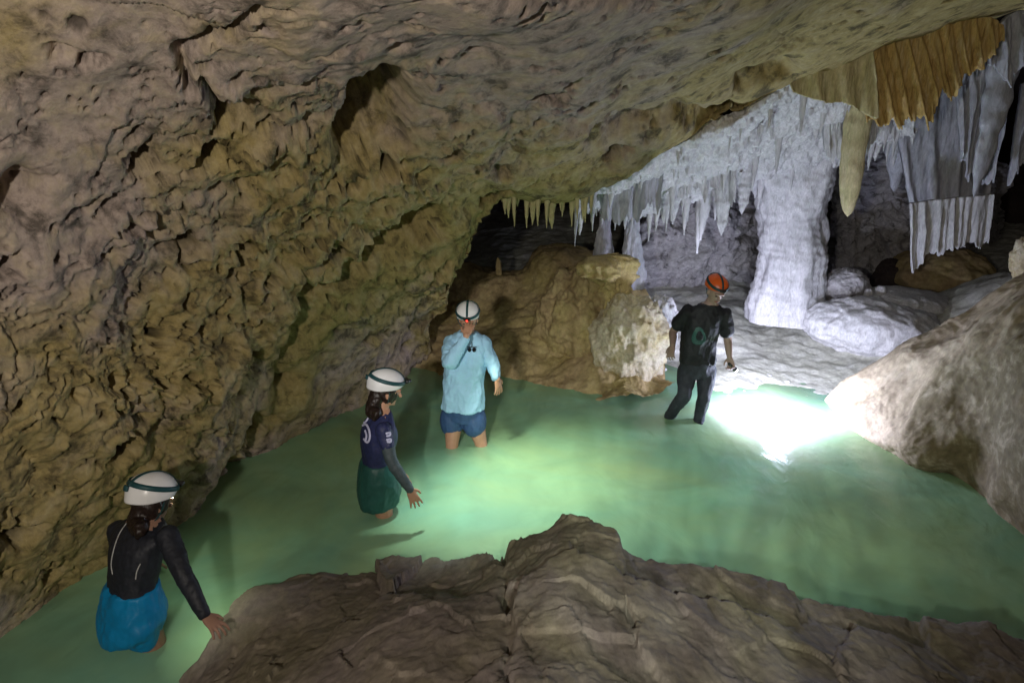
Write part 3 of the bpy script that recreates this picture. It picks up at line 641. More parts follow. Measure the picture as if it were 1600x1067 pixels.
# ------------------------------------------------------------------ curtains (draperies)
def curtain(name, label, top, bot, Y, mat, seed, folds=9, teeth=.25, thick=.07, nu=220, nv=60, Y2=None, amp=.06):
    """top / bot: pixel polylines (same length), Y plane"""
    T = crom(top, nu); Bm = crom(bot, nu); u = np.linspace(0, 1, nu)
    rg = np.random.default_rng(seed); ph = rg.random(6)*6.28
    jag = .5 + .9*perlin(np.c_[u*folds*.9, u*0+seed+.3, u*0]) + .55*perlin(np.c_[u*folds*2.6, u*0+seed+.7, u*0]) + .4*perlin(np.c_[u*folds*7.1, u*0+seed+.1, u*0])
    V = np.zeros((nv, nu, 3)); Yu = Y + (0 if Y2 is None else (Y2-Y))*u
    fold = .55*amp*(np.sin(u*folds*2*math.pi+ph[2]) + .6*np.sin(u*folds*3.7*math.pi+ph[3]) + .8*perlin(np.c_[u*folds*2.1, u*0+seed+5, u*0]))
    for j in range(nv):
        f = j/(nv-1)
        for i in range(nu):
            a = B(T[i, 0], T[i, 1], Yu[i]); b = B(Bm[i, 0], Bm[i, 1], Yu[i]); e = f*(1 - teeth*jag[i]*f**2)
            V[j, i] = a*(1-e) + b*e + np.array([0, fold[i]*(.4+.6*f), 0])
    p = V.reshape(-1, 3).copy(); V[..., 1] += (fbm(p*np.array([1, 1, .25]), 7, 4, seed)*amp*1.2).reshape(nv, nu); V[..., 0] += (fbm(p*np.array([1, 1, .5]), 5, 3, seed+2)*.02).reshape(nv, nu)
    Bk = V[::-1].copy(); g = (np.linspace(1, .35, nv)[::-1])[:, None]; Bk[..., 1] += thick*g
    # round tube of front + back, then closed sides
    loop = np.concatenate([V, Bk], 0); me = gridmesh(name, np.swapaxes(loop, 0, 1), closed=True)
    bm = bmesh.new(); bm.from_mesh(me); bmesh.ops.holes_fill(bm, edges=[e for e in bm.edges if e.is_boundary], sides=0); bmesh.ops.recalc_face_normals(bm, faces=bm.faces); bm.to_mesh(me); bm.free()
    c = B(*[float(np.mean([x[k] for x in top])) for k in (0, 1)], Y)
    return tag(link(name, me, mat, origin=tuple(c)), label, 'stone curtain')
curtain('stone_curtain', 'fluted orange stone curtain hanging from the roof at upper right', [(1338,92),(1400,62),(1450,45),(1510,32),(1545,28),(1566,40)], [(1356,196),(1395,205),(1430,204),(1470,180),(1515,130),(1566,70)], 6.65, M['orange'], 700, folds=11, teeth=.26, amp=.045)
curtain('stone_curtain', 'smooth tan stone curtain between the roof edge and the orange curtain', [(1232,118),(1275,100),(1320,86),(1362,68)], [(1240,146),(1285,160),(1330,170),(1372,190)], 6.6, M['cream'], 701, folds=3, teeth=.08, amp=.04)
curtain('stone_curtain', 'teal grey fluted curtain in the top right corner', [(1545,60),(1570,30),(1610,10),(1680,0)], [(1545,125),(1570,130),(1610,140),(1680,150)], 7.0, M['blue'], 702, folds=5, teeth=.35)
curtain('stone_curtain', 'wide blue grey curtain hanging behind the orange one', [(1395,160),(1450,130),(1510,100),(1590,70)], [(1425,330),(1460,328),(1500,324),(1545,318)], 8.35, M['blue'], 703, folds=4, teeth=.02, amp=.035)
curtain('stone_curtain', 'white fringe curtain with ragged lower edge above the dark rear rocks', [(1424,318),(1468,312),(1510,308),(1553,304)], [(1424,425),(1460,405),(1500,396),(1540,388)], 8.0, M['white'], 704, folds=6, teeth=.16, amp=.05)
curtain('stone_curtain', 'narrow brown grey rib hanging right of the wide blue grey curtain', [(1500,110),(1520,105),(1550,95),(1590,85)], [(1500,255),(1515,300),(1528,310),(1545,300)], 7.7, M['blue'], 705, folds=3, teeth=.15)
curtain('stone_curtain', 'blue grey strip curtain at the right edge beyond the black cleft', [(1600,130),(1620,125),(1660,120),(1700,115)], [(1575,295),(1600,280),(1640,270),(1690,260)], 7.8, M['blue'], 706, folds=3, teeth=.3)
curtain('stone_curtain', 'grey curtain with two tongues right of the dark opening, above the column stumps', [(935,276),(965,270),(1000,258),(1040,244)], [(940,345),(965,358),(995,352),(1030,340)], 7.4, M['blue'], 707, folds=3, teeth=.35)
curtain('stone_curtain', 'white curtain dripping between grey curtain and long white spike', [(1030,250),(1070,236),(1110,225),(1150,215)], [(1030,322),(1070,318),(1105,310),(1150,318)], 8.1, M['white'], 708, folds=5, teeth=.4)
curtain('stone_curtain', 'white stalactite curtain with teeth hanging from the roof right of the great column', [(1290,190),(1330,180),(1380,165),(1420,150)], [(1290,265),(1325,262),(1370,225),(1420,215)], 7.9, M['white'], 709, folds=7, teeth=.5)
# ------------------------------------------------------------------ people
def v3(a): return np.array(a, float)
def unit(a): a = v3(a); return a/(np.linalg.norm(a)+1e-12)
class Soup:
    """closed convex-ish pieces that a voxel remesh then fuses into one continuous skin"""
    def __init__(s): s.v = []; s.f = []
    def add(s, V):                      # V (k,n,3) ring stack, closed with caps
        k, n = V.shape[:2]; b = len(s.v); s.v += [tuple(x) for x in V.reshape(-1, 3)]
        for i in range(k-1):
            for j in range(n):
                s.f.append((b+i*n+j, b+i*n+(j+1) % n, b+(i+1)*n+(j+1) % n, b+(i+1)*n+j))
        s.f.append(tuple(b+j for j in range(n))[::-1]); s.f.append(tuple(b+(k-1)*n+j for j in range(n)))
    def ell(s, c, ax, n=16):
        A = np.array(ax); th = np.linspace(.08, math.pi-.08, n)
        V = np.array([[v3(c) + math.sin(t)*math.cos(p)*A[0] + math.sin(t)*math.sin(p)*A[1] + math.cos(t)*A[2] for p in np.linspace(0, 2*math.pi, n*2, endpoint=False)] for t in th])
        s.add(V)
    def tube(s, pts, rs, n=14, k=None, sq=None):
        pts = np.array(pts, float); rs = np.array(rs, float); k = k or max(8, len(pts)*7)
        c = uni(np.c_[pts, rs], k); P_ = c[:, :3]; R = c[:, 3]
        T = np.gradient(P_, axis=0); T /= np.linalg.norm(T, axis=1)[:, None]+1e-12
        up = v3((0, 1, 0)) if abs(T[0][1]) < .8 else v3((1, 0, 0)); out = []
        a = np.linspace(0, 2*math.pi, n, endpoint=False)
        for i in range(k):
            x = unit(np.cross(up, T[i])); y = np.cross(T[i], x); up = y
            out.append(P_[i] + R[i]*(np.cos(a)[:, None]*x + np.sin(a)[:, None]*y))
        s.add(np.array(out))
        for i in (0, -1):
            s.ell(P_[i], np.eye(3)*R[i], 8)
    def torso(s, rings, n=28, k=26):
        """rings: (centre, half width, half depth, right axis, forward axis)"""
        a = np.linspace(0, 2*math.pi, n, endpoint=False)
        st = np.array([np.concatenate([v3(c), [w, d], v3(r), v3(f)]) for c, w, d, r, f in rings]); q = uni(st, k)
        se = lambda x: np.sign(x)*np.abs(x)**.85
        s.add(np.array([r[:3] + se(np.cos(a))[:, None]*r[3]*unit(r[5:8]) + se(np.sin(a))[:, None]*r[4]*unit(r[8:11]) for r in q]))
    def mesh(s, name, voxel, smooth=3, wr=0, wf=9, seed=0, cut=None):
        me = bpy.data.meshes.new(name); me.from_pydata([tuple(map(float, x)) for x in s.v], [], s.f)
        bm = bmesh.new(); bm.from_mesh(me); bmesh.ops.recalc_face_normals(bm, faces=bm.faces); bm.to_mesh(me); bm.free()
        o = bpy.data.objects.new('tmp', me); COL.objects.link(o)
        r = o.modifiers.new('r', 'REMESH'); r.mode = 'VOXEL'; r.voxel_size = voxel; r.adaptivity = 0
        sm = o.modifiers.new('s', 'SMOOTH'); sm.factor = .5; sm.iterations = smooth
        dg = bpy.context.evaluated_depsgraph_get(); out = bpy.data.meshes.new_from_object(o.evaluated_get(dg)); out.name = name
        bpy.data.objects.remove(o); bpy.data.meshes.remove(me)
        n = len(out.vertices); co = np.zeros(n*3, np.float32); out.vertices.foreach_get('co', co); co = co.reshape(-1, 3).astype(float)
        if wr and n:
            nr = np.zeros(n*3, np.float32); out.vertex_normals.foreach_get('vector', nr); nr = nr.reshape(-1, 3)
            co += nr*((fbm(co*np.array([1, 1, .6]), wf, 3, seed, ridged=True)-.3)*wr)[:, None]
            out.vertices.foreach_set('co', co.reshape(-1).astype(np.float32))
        out.polygons.foreach_set('use_smooth', np.ones(len(out.polygons), bool)); out.update()
        return out
def add_head(s, c, f, u, sc=1.0):
    f = unit(f); u = unit(v3(u) - f*np.dot(u, f)); r = np.cross(f, u); c = v3(c)
    s.ell(c+u*.018*sc, [r*.074*sc, f*.092*sc, u*.105*sc])
    s.ell(c-u*.045*sc+f*.022*sc, [r*.056*sc, f*.062*sc, u*.066*sc])          # jaw
    s.ell(c-u*.088*sc+f*.062*sc, [r*.022*sc, f*.02*sc, u*.018*sc], 8)         # chin
    s.tube([c+f*.086*sc+u*.015*sc, c+f*.108*sc-u*.022*sc], [.008*sc, .014*sc], 8)      # nose
    s.tube([c+f*.085*sc+u*.034*sc-r*.045*sc, c+f*.095*sc+u*.036*sc, c+f*.085*sc+u*.034*sc+r*.045*sc], [.009*sc]*3, 8)   # brow
    for k in (-1, 1): s.ell(c+r*k*.078*sc-u*.005*sc-f*.005*sc, [r*.008*sc, f*.018*sc, u*.03*sc], 8)
    return f, r, u
def add_hand(s, w, d, n, side, sc=1.0, curl=.5, spread=.12, thumb=1.0):
    """w wrist, d fingers' direction, n palm normal (fingers curl towards it), side +1/-1 which side the thumb leaves"""
    d = unit(d); n = unit(v3(n)-d*np.dot(n, d)); r = np.cross(d, n)*side; w = v3(w)
    def ring(c, a, b): 
        t = np.linspace(0, 2*math.pi, 14, endpoint=False); return c + np.cos(t)[:, None]*a*r + np.sin(t)[:, None]*b*n
    s.add(np.array([ring(w-d*.03*sc, .023*sc, .018*sc), ring(w, .026*sc, .018*sc), ring(w+d*.03*sc, .036*sc, .017*sc), ring(w+d*.07*sc, .041*sc, .015*sc), ring(w+d*.09*sc, .037*sc, .011*sc)]))
    for i, L in enumerate((.072, .08, .075, .058)):
        off = (1.5-i)*.0215*sc; b = w + d*.082*sc + r*off; dd = unit(d + r*(1.5-i)*spread)
        d1 = unit(dd*math.cos(curl*.4)+n*math.sin(curl*.4)); d2 = unit(dd*math.cos(curl*1.1)+n*math.sin(curl*1.1)); d3 = unit(dd*math.cos(curl*1.9)+n*math.sin(curl*1.9))
        p1 = b+d1*L*.45*sc; p2 = p1+d2*L*.32*sc; p3 = p2+d3*L*.25*sc
        s.tube([b, p1, p2, p3], np.array([.0098, .0092, .0085, .0072])*sc, 8)
    b = w + d*.018*sc + r*.026*sc; t1 = b + unit(r*.75+d*.7+n*.25)*.038*sc*thumb; t2 = t1 + unit(r*.35+d*.9+n*.35)*.032*sc*thumb
    s.tube([b, t1, t2], np.array([.013, .0108, .009])*sc, 8)
def part(name, s, mat, parent, voxel=.008, smooth=3, **k):
    return link(name, s.mesh(name, voxel, smooth, **k), mat, parent)
def helmet(parent, c, f, u, mat, sc=1.0, lamp_on='led', lampmat=None):
    """rounded shell with brim, vents, elastic strap and head lamp"""
    f = unit(f); u = unit(v3(u)-f*np.dot(u, f)); r = np.cross(f, u); c = v3(c)
    a, b, h = .120*sc, .145*sc, .112*sc; n = 48
    ph = np.linspace(0, 2*math.pi, n, endpoint=False)
    def ring(t, k=1.0):
        low = -.035*np.cos(ph)*(t > 1.2)      # nape lower, brow a little higher
        rad = math.sin(min(t, math.pi/2))*(1+.0*t); z = math.cos(t) if t < math.pi/2 else -(t-math.pi/2)*.75
        fl = 1-max(0, t-1.5)*.10
        rib = 1 + .02*np.cos(6*ph)*math.sin(min(t, 1.57))**2
        return c + (np.sin(ph)*a*rad*fl*k*rib)[:, None]*r + (np.cos(ph)*b*rad*fl*k*rib)[:, None]*f + (z*h*k + low*sc*(t-1.2)*-1.1)[:, None]*u
    ts = np.linspace(.02, 1.95, 30)
    V = np.array([ring(t) for t in ts] + [ring(t, .93) for t in ts[::-1]])
    o = link('helmet', gridmesh('helmet', V, closed=True), mat, parent)
    def band(pth, w=.015, th=.004, name='strap', m=None):
        pth = np.array(pth); Nn = unit_rows(pth-c); T = np.gradient(pth, axis=0); T /= np.linalg.norm(T, axis=1)[:, None]+1e-9
        S_ = np.cross(T, Nn); q = [pth+S_*w*sc+Nn*.001, pth+S_*w*sc+Nn*th, pth-S_*w*sc+Nn*th, pth-S_*w*sc+Nn*.001]
        return link(name, gridmesh(name, np.swapaxes(np.array(q), 0, 1), closed=True), m or M['strap'], o)
    def onshell(p, t): # point of the shell at polar angle t, azimuth p
        x = math.sin(min(t, math.pi/2)); z = math.cos(t) if t < math.pi/2 else -(t-math.pi/2)*.75
        return c + math.sin(p)*a*x*1.03*r + math.cos(p)*b*x*1.03*f + z*h*1.02*u
    band([onshell(p, 1.22+.12*math.cos(p)) for p in np.linspace(0, 2*math.pi, 50)])
    band([onshell(math.pi if t > 0 else 0, abs(t)) for t in np.linspace(-1.2, 1.25, 30)], w=.011)
    hl = Soup(); lc = onshell(0, 1.3)+f*.016*sc; hl.tube([lc-r*.02*sc, lc+r*.02*sc], [.019*sc]*2, 10); hl.tube([lc, lc+f*.022*sc], [.018*sc, .016*sc], 10)
    L = part('headlamp', hl, M['metal'], o, .004, 1)
    if lampmat:
        g = Soup(); g.ell(lc+f*.034*sc, [r*.011*sc, f*.006*sc, u*.011*sc], 8); me = bpy.data.meshes.new('lamp_lens'); me.from_pydata([tuple(x) for x in g.v], [], g.f); link('lamp_lens', me, lampmat, o)
    bt_ = Soup(); bc = onshell(math.pi, 1.34)-f*.008*sc; bt_.torso([(bc-u*.016*sc, .02*sc, .010*sc, r, f), (bc+u*.016*sc, .02*sc, .010*sc, r, f)], 16, 4); part('battery_box', bt_, M['strap'], o, .004, 1)
    ch = Soup(); jaw = c - u*.20*sc + f*.045*sc
    for k in (-1, 1): ch.tube([c+r*k*a*.93-u*.04*sc+f*.02*sc, c+r*k*.078*sc-u*.12*sc+f*.03*sc, jaw], [.005*sc]*3, 6)
    part('chin_strap', ch, M['strap'], o, .0045, 0)
    return o
def unit_rows(a): return a/(np.linalg.norm(a, axis=1)[:, None]+1e-12)
def face(parent, c, f, u, sc=1.0):
    f = unit(f); u = unit(v3(u)-f*np.dot(u, f)); r = np.cross(f, u); c = v3(c)
    for k in (-1, 1):
        g = Soup(); g.ell(c+f*.088*sc+r*k*.031*sc+u*.015*sc, [r*.013*sc, f*.008*sc, u*.007*sc], 8)
        me = bpy.data.meshes.new('eye'); me.from_pydata([tuple(x) for x in g.v], [], g.f); link('eye', me, M['eye'], parent)
    g = Soup(); g.tube([c+f*.084*sc-r*.022*sc-u*.05*sc, c+f*.091*sc-u*.051*sc, c+f*.084*sc+r*.022*sc-u*.05*sc], [.004*sc, .007*sc, .004*sc], 8)
    me = bpy.data.meshes.new('mouth'); me.from_pydata([tuple(x) for x in g.v], [], g.f); link('mouth', me, M['lip'], parent)
def tree_of(meshobj, base):
    me = meshobj.data; return BVHTree.FromPolygons([v.co + Vector(base) for v in me.vertices], [p.vertices[:] for p in me.polygons])
def decal(name, parent, target, strokes, mat, r=.004, base=None):
    """strokes (pixel polylines) printed on the cloth: a thin raised line on the real surface"""
    bvh = tree_of(target, base); S_ = Soup(); o0 = Vector((0, 0, CAMZ)); got = False
    for st in strokes:
        rr = st[-1] if not hasattr(st[-1], '__len__') else r; st = st[:-1] if not hasattr(st[-1], '__len__') else st
        q = crom(st, max(8, len(st)*5)) if len(st) > 2 else np.array(st); pts = []
        for x, y in q:
            d = Vector(P(x, y, 1.0)) - o0; h = bvh.ray_cast(o0, d.normalized())
            if h[0] is not None: pts.append(np.array(h[0]+h[1]*.0005))
        if len(pts) > 1: S_.tube(pts, [rr]*len(pts), 6, k=len(pts)); got = True
    if got:
        me = bpy.data.meshes.new(name); me.from_pydata([tuple(map(float, x)) for x in S_.v], [], S_.f); return link(name, me, mat, parent)
Z = v3((0, 0, 1))
def patch_print(name, parent, target, cx, cy, rx, ry, mat, base, off=.003):
    """an oval print laid on the cloth"""
    bvh = tree_of(target, base); o0 = Vector((0, 0, CAMZ)); V = []
    for k in np.linspace(.02, 1, 9):
        row = []
        for a in np.linspace(0, 2*math.pi, 24, endpoint=False):
            w = k*(1+.1*math.sin(3*a)); d = Vector(P(cx+rx*w*math.cos(a), cy+ry*w*math.sin(a), 1.0)) - o0; h = bvh.ray_cast(o0, d.normalized())
            if h[0] is None: return
            row.append(np.array(h[0]+h[1]*(off if k < .99 else -.004)))
        V.append(row)
    return link(name, gridmesh(name, np.array(V), closed=True), mat, parent)
def lerp(a, b, t): return v3(a)*(1-t)+v3(b)*t

# --- woman at the ledge, seen from behind (front left)
def person1():
    base = B(207, 1000, 3.38); base[2] = -.62; base = tuple(base); E = empty('person', base)
    tag(E, 'woman in black wetsuit top and bright blue shorts leaning a hand on the rock ledge', 'person')
    fw = unit((.5, .85, 0)); rt = unit(np.cross(fw, Z))
    hip = B(208, 948, 3.38); wst = B(208, 905, 3.40); chest = B(216, 850, 3.46); shc = B(222, 826, 3.50); nk = B(231, 808, 3.54); hd = B(240, 786, 3.58)
    R1 = B(262, 838, 3.42); E1 = B(287, 898, 3.27); W1 = B(318, 958, 3.20)
    L1 = B(186, 830, 3.56); E2 = B(196, 872, 3.78); W2 = B(225, 885, 3.93)
    sp = unit(shc-hip)
    b = Soup(); fh = unit((.55, .8, -.35)); uh = unit((.25, .35, .9))
    add_head(b, hd, fh, uh); b.tube([shc, nk, hd-unit(uh)*.03], [.065, .052, .05])
    b.torso([(hip-sp*.08, .15, .11, rt, fw), (hip, .17, .125, rt, fw), (wst, .135, .10, rt, fw), (chest, .16, .11, rt, fw), (shc, .165, .09, rt, fw), (nk, .06, .06, rt, fw)])
    b.tube([R1, lerp(R1, E1, .5), E1, lerp(E1, W1, .4), W1], [.05, .045, .038, .036, .025]); b.tube([L1, E2, W2], [.05, .038, .026])
    for k in (-1, 1):
        h = hip+rt*k*.085-sp*.06; kn = v3((h[0]+.02*k+.02, h[1]+.06, -.12)); an = v3((h[0]+.03*k, h[1]-.02, -.56))
        b.tube([h, lerp(h, kn, .5), kn, lerp(kn, an, .35), an], [.095, .08, .055, .052, .035]); b.tube([an, an+fw*.16-Z*.03], [.035, .03])
    add_hand(b, W1+unit(W1-E1)*.015, unit(v3(B(348, 984, 3.14))-W1), (-.2, .1, -1), 1, 1.0, .45, .2)
    add_hand(b, W2, unit((.4, .8, -.3)), (0, 0, -1), -1, 1.0, .5)
    part('body', b, M['skin_dark'], E, .005, 2)
    s = Soup(); s.torso([(wst-sp*.05, .153, .118, rt, fw), (wst+sp*.02, .15, .115, rt, fw), (chest, .176, .128, rt, fw), (shc, .178, .105, rt, fw), (nk-sp*.01, .07, .07, rt, fw)])
    s.tube([R1, lerp(R1, E1, .5), E1, lerp(E1, W1, .4), W1], [.064, .057, .048, .045, .035]); s.tube([L1, E2, W2], [.066, .05, .036])
    sh = part('wetsuit_top', s, M['black'], E, .007, 4, wr=.009, wf=11, seed=3)
    t = Soup(); t.torso([(hip-sp*.17, .135, .135, rt, fw), (hip-sp*.10, .19, .155, rt, fw), (hip, .196, .152, rt, fw), (wst-sp*.03, .162, .125, rt, fw)])
    for k in (-1, 1): t.tube([hip+rt*k*.09-sp*.05, hip+rt*k*.075-sp*.15+fw*.03], [.115, .100])
    part('board_shorts', t, M['bshort'], E, .008, 4, wr=.022, wf=6, seed=5)
    h = Soup(); h.ell(hd-fh*.02+unit(uh)*.01, [rt*.088, fh*.098, unit(uh)*.112]); h.tube([hd-fh*.05, nk-fw*.055, B(218, 828, 3.40), B(214, 838, 3.38)], [.065, .058, .04, .016])
    part('hair', h, M['hair'], E, .006, 1, wr=.012, wf=22, seed=4)
    helmet(E, B(237, 766, 3.54), fh, uh, M['helmet'], 1.0)
    decal('seam_piping', E, sh, [[(197,818),(186,835),(178,858),(174,880),(176,896)]], M['piping'], .0035, base)
    decal('seam_piping', E, sh, [[(219,881),(214,892),(212,904)]], M['piping'], .0035, base)
person1()

# --- woman walking to the right in dark green shorts
def person2():
    base = B(592, 805, 4.83); base[2] = -.6; base = tuple(base); E = empty('person', base)
    tag(E, 'woman in navy printed top and dark green shorts wading to the right', 'person')
    fw = unit((.86, .5, 0)); rt = unit(np.cross(fw, Z))
    hip = B(592, 757, 4.83); wst = B(589, 716, 4.83); chest = B(592, 683, 4.85); shc = B(593, 662, 4.86); nk = B(597, 638, 4.88); hd = B(605, 612, 4.90)
    R1 = B(599, 672, 4.70); E1 = B(613, 722, 4.64); W1 = B(640, 764, 4.60); L1 = B(596, 668, 5.02); E2 = B(606, 712, 5.12); W2 = B(622, 738, 5.2)
    sp = unit(shc-hip); b = Soup(); fh = unit((.9, .3, -.22)); uh = unit((.15, .0, 1))
    add_head(b, hd, fh, uh); b.tube([shc, nk, hd-Z*.03-fh*.02], [.06, .05, .05])
    b.torso([(hip-sp*.1, .14, .13, rt, fw), (hip, .155, .14, rt, fw), (wst, .125, .095, rt, fw), (chest, .145, .115, rt, fw), (shc, .15, .09, rt, fw), (nk, .055, .055, rt, fw)])
    b.tube([R1, lerp(R1, E1, .5), E1, lerp(E1, W1, .4), W1], [.046, .042, .035, .034, .023]); b.tube([L1, E2, W2], [.046, .035, .023])
    for k in (-1, 1):
        h = hip+rt*k*.055-sp*.06; kn = v3((h[0]+.0+.02*k, h[1]+.02, -.12)); an = v3((h[0]-.03+.09*k, h[1]+.02, -.56))
        b.tube([h, lerp(h, kn, .5), kn, lerp(kn, an, .35), an], [.082, .072, .055, .052, .035]); b.tube([an, an+fw*.16-Z*.03], [.035, .03])
    add_hand(b, W1, unit(v3(B(652, 790, 4.58))-W1), (-.35, .75, -.2), 1, 1.0, .3, .16)
    add_hand(b, W2, unit((.5, .2, -.8)), (0, -.7, -.4), -1, 1.0, .4)
    part('body', b, M['skin'], E, .005, 2)
    s = Soup(); s.torso([(wst-sp*.03, .137, .112, rt, fw), (wst+sp*.02, .135, .108, rt, fw), (chest, .158, .134, rt, fw), (shc, .162, .104, rt, fw), (nk-sp*.02, .07, .065, rt, fw)])
    s.tube([R1, lerp(R1, E1, .45)], [.062, .054]); s.tube([L1, lerp(L1, E2, .45)], [.062, .054])
    sh = part('rash_vest', s, M['navy'], E, .007, 4, wr=.008, wf=12, seed=7)
    sl = Soup(); sl.tube([lerp(R1, E1, .25), E1, lerp(E1, W1, .4), W1], [.053, .045, .042, .031]); part('sleeve', sl, M['sleeve'], E, .006, 3, wr=.007, wf=14, seed=8)
    sl = Soup(); sl.tube([lerp(L1, E2, .25), E2, lerp(E2, W2, .4), W2], [.053, .045, .042, .031]); part('sleeve', sl, M['sleeve'], E, .006, 3, wr=.007, wf=14, seed=9)
    t = Soup(); t.torso([(hip-sp*.175, .130, .142, rt, fw), (hip-sp*.10, .158, .162, rt, fw), (hip, .172, .160, rt, fw), (wst-sp*.06, .155, .13, rt, fw), (wst-sp*.015, .14, .115, rt, fw)])
    gs = part('shorts', t, M['gshort'], E, .008, 4, wr=.014, wf=8, seed=10)
    h = Soup(); h.ell(hd-fh*.02+Z*.01, [rt*.084, fh*.094, Z*.11]); h.tube([hd-fh*.06, nk-fw*.075, B(588, 645, 4.76), B(584, 655, 4.74)], [.06, .055, .038, .012])
    part('hair', h, M['hair'], E, .006, 1, wr=.012, wf=22, seed=11)
    helmet(E, B(603, 597, 4.89), fh, uh, M['helmet'], .98)
    decal('back_print', E, sh, [[(567,648),(572,644),(576,652),(570,660),(565,656),(567,648)], [(566,665),(572,663),(577,672),(578,684),(574,691),(569,686)], [(571,673),(573,680),(572,686)]], M['print'], .009, base)
    decal('sleeve_print', E, sh, [[(604,677),(609,676),(609,680),(605,681)], [(605,687),(610,686),(610,690),(606,690)]], M['print'], .009, base)
    decal('waist_piping', E, gs, [[(566,713),(574,718),(583,721),(592,723)]], M['piping'], .006, base)
person2()

# --- man in pale blue shirt, facing us, hand at his face
def person3():
    base = B(728, 690, 6.1); base[2] = -.5; base = tuple(base); E = empty('person', base)
    tag(E, 'man in pale blue long sleeved shirt and navy shorts raising a hand to his face', 'person')
    fw = unit((-.12, -1, 0)); rt = unit(np.cross(fw, Z)) # his right is image-left
    hip = B(724, 636, 6.1); wst = B(725, 600, 6.1); chest = B(728, 555, 6.1); shc = B(729, 533, 6.1); nk = B(731, 517, 6.1); hd = B(732, 500, 6.08)
    R1 = B(705, 538, 6.1); E1 = B(703, 566, 5.84); W1 = B(729, 524, 5.80); L1 = B(755, 538, 6.1); E2 = B(768, 568, 6.06); W2 = B(777, 592, 5.98)
    sp = Z; b = Soup(); fh = unit((.0, -.9, -.3)); uh = unit((0, -.2, 1))
    add_head(b, hd, fh, uh, 1.05); b.tube([shc, nk, hd-Z*.04], [.07, .06, .06])
    b.torso([(hip-sp*.1, .16, .12, rt, fw), (hip, .17, .13, rt, fw), (wst, .16, .12, rt, fw), (chest, .175, .125, rt, fw), (shc, .17, .09, rt, fw), (nk, .06, .06, rt, fw)])
    b.tube([R1, lerp(R1, E1, .5), E1, lerp(E1, W1, .4), W1], [.056, .05, .042, .04, .028]); b.tube([L1, lerp(L1, E2, .5), E2, lerp(E2, W2, .4), W2], [.056, .05, .042, .04, .028])
    for k, (x1, y1, Y1, x2, Y2) in ((1, (706, 684, 6.02, 703, 6.0)), (-1, (751, 684, 6.06, 764, 6.02))):
        h = hip+rt*k*.09-sp*.06; kn = B(x1, y1, Y1); kn[2] = .02; an = B(x2, 720, Y2); an[2] = -.44; an[0] = B(x2, 690, Y2)[0]
        b.tube([h, lerp(h, kn, .5), kn, lerp(kn, an, .35), an], [.10, .085, .062, .06, .038]); b.tube([an, an+fw*.18-Z*.03], [.04, .03])
    add_hand(b, W1, unit(v3(B(736, 500, 5.90))-W1), (.1, 1, .1), 1, 1.05, .6)
    add_hand(b, W2, unit(v3(B(780, 612, 5.98))-W2), (-.5, .5, 0), 1, 1.05, .35)
    bd = part('body', b, M['skin'], E, .005, 2); face(E, hd, fh, uh, 1.05)
    s = Soup(); s.torso([(hip-sp*.0, .202, .165, rt, fw), (hip+sp*.06, .198, .16, rt, fw), (wst, .188, .15, rt, fw), (chest, .193, .148, rt, fw), (shc-Z*.005, .18, .105, rt, fw), (nk-Z*.015, .085, .08, rt, fw)])
    s.tube([R1, lerp(R1, E1, .5), E1, lerp(E1, W1, .4), lerp(E1, W1, .86)], [.078, .07, .06, .052, .044]); s.tube([L1, lerp(L1, E2, .5), E2, lerp(E2, W2, .5), lerp(E2, W2, .8)], [.078, .07, .06, .052, .046])
    sh = part('shirt', s, M['sky'], E, .008, 3, wr=.026, wf=6.5, seed=13)
    t = Soup(); t.torso([(hip-sp*.12, .17, .14, rt, fw), (hip, .188, .15, rt, fw), (hip+sp*.05, .18, .14, rt, fw)], k=10)
    for k in (-1, 1): h = hip+rt*k*.095-sp*.06; t.tube([h, h+rt*k*.012-sp*.05+fw*.02, h+rt*k*.014-sp*.11+fw*.03], [.112, .116, .112])
    part('shorts', t, M['nshort'], E, .008, 3, wr=.010, wf=9, seed=14)
    h = Soup(); h.ell(hd-fh*.02+Z*.015, [rt*.084, fh*.092, Z*.105]); part('hair', h, M['hair'], E, .006, 1)
    helmet(E, B(731, 489, 6.09), fh, uh, M['helmet'], .92, lampmat=M['redled'])
    # sunglasses hanging at the collar
    g = empty('sunglasses', tuple(B(737, 545, 5.92))); tag(g, 'dark sunglasses hanging from the collar of the pale blue shirt', 'sunglasses')
    gc = B(737, 545, 5.935)
    for k in (-1, 1):
        l = Soup(); l.ell(gc+rt*k*.022-Z*.008, [rt*.019, fw*.006, Z*.024], 8); part('lens', l, M['lens'], g, .003, 0)
    l = Soup(); l.tube([gc-rt*.042+Z*.02, gc+fw*.006+Z*.018, gc+rt*.042+Z*.02], [.0045]*3, 6); l.tube([gc+Z*.02, gc+Z*.06+fw*-.01], [.004, .004], 6); part('frame', l, M['metal'], g, .0035, 0)
person3()

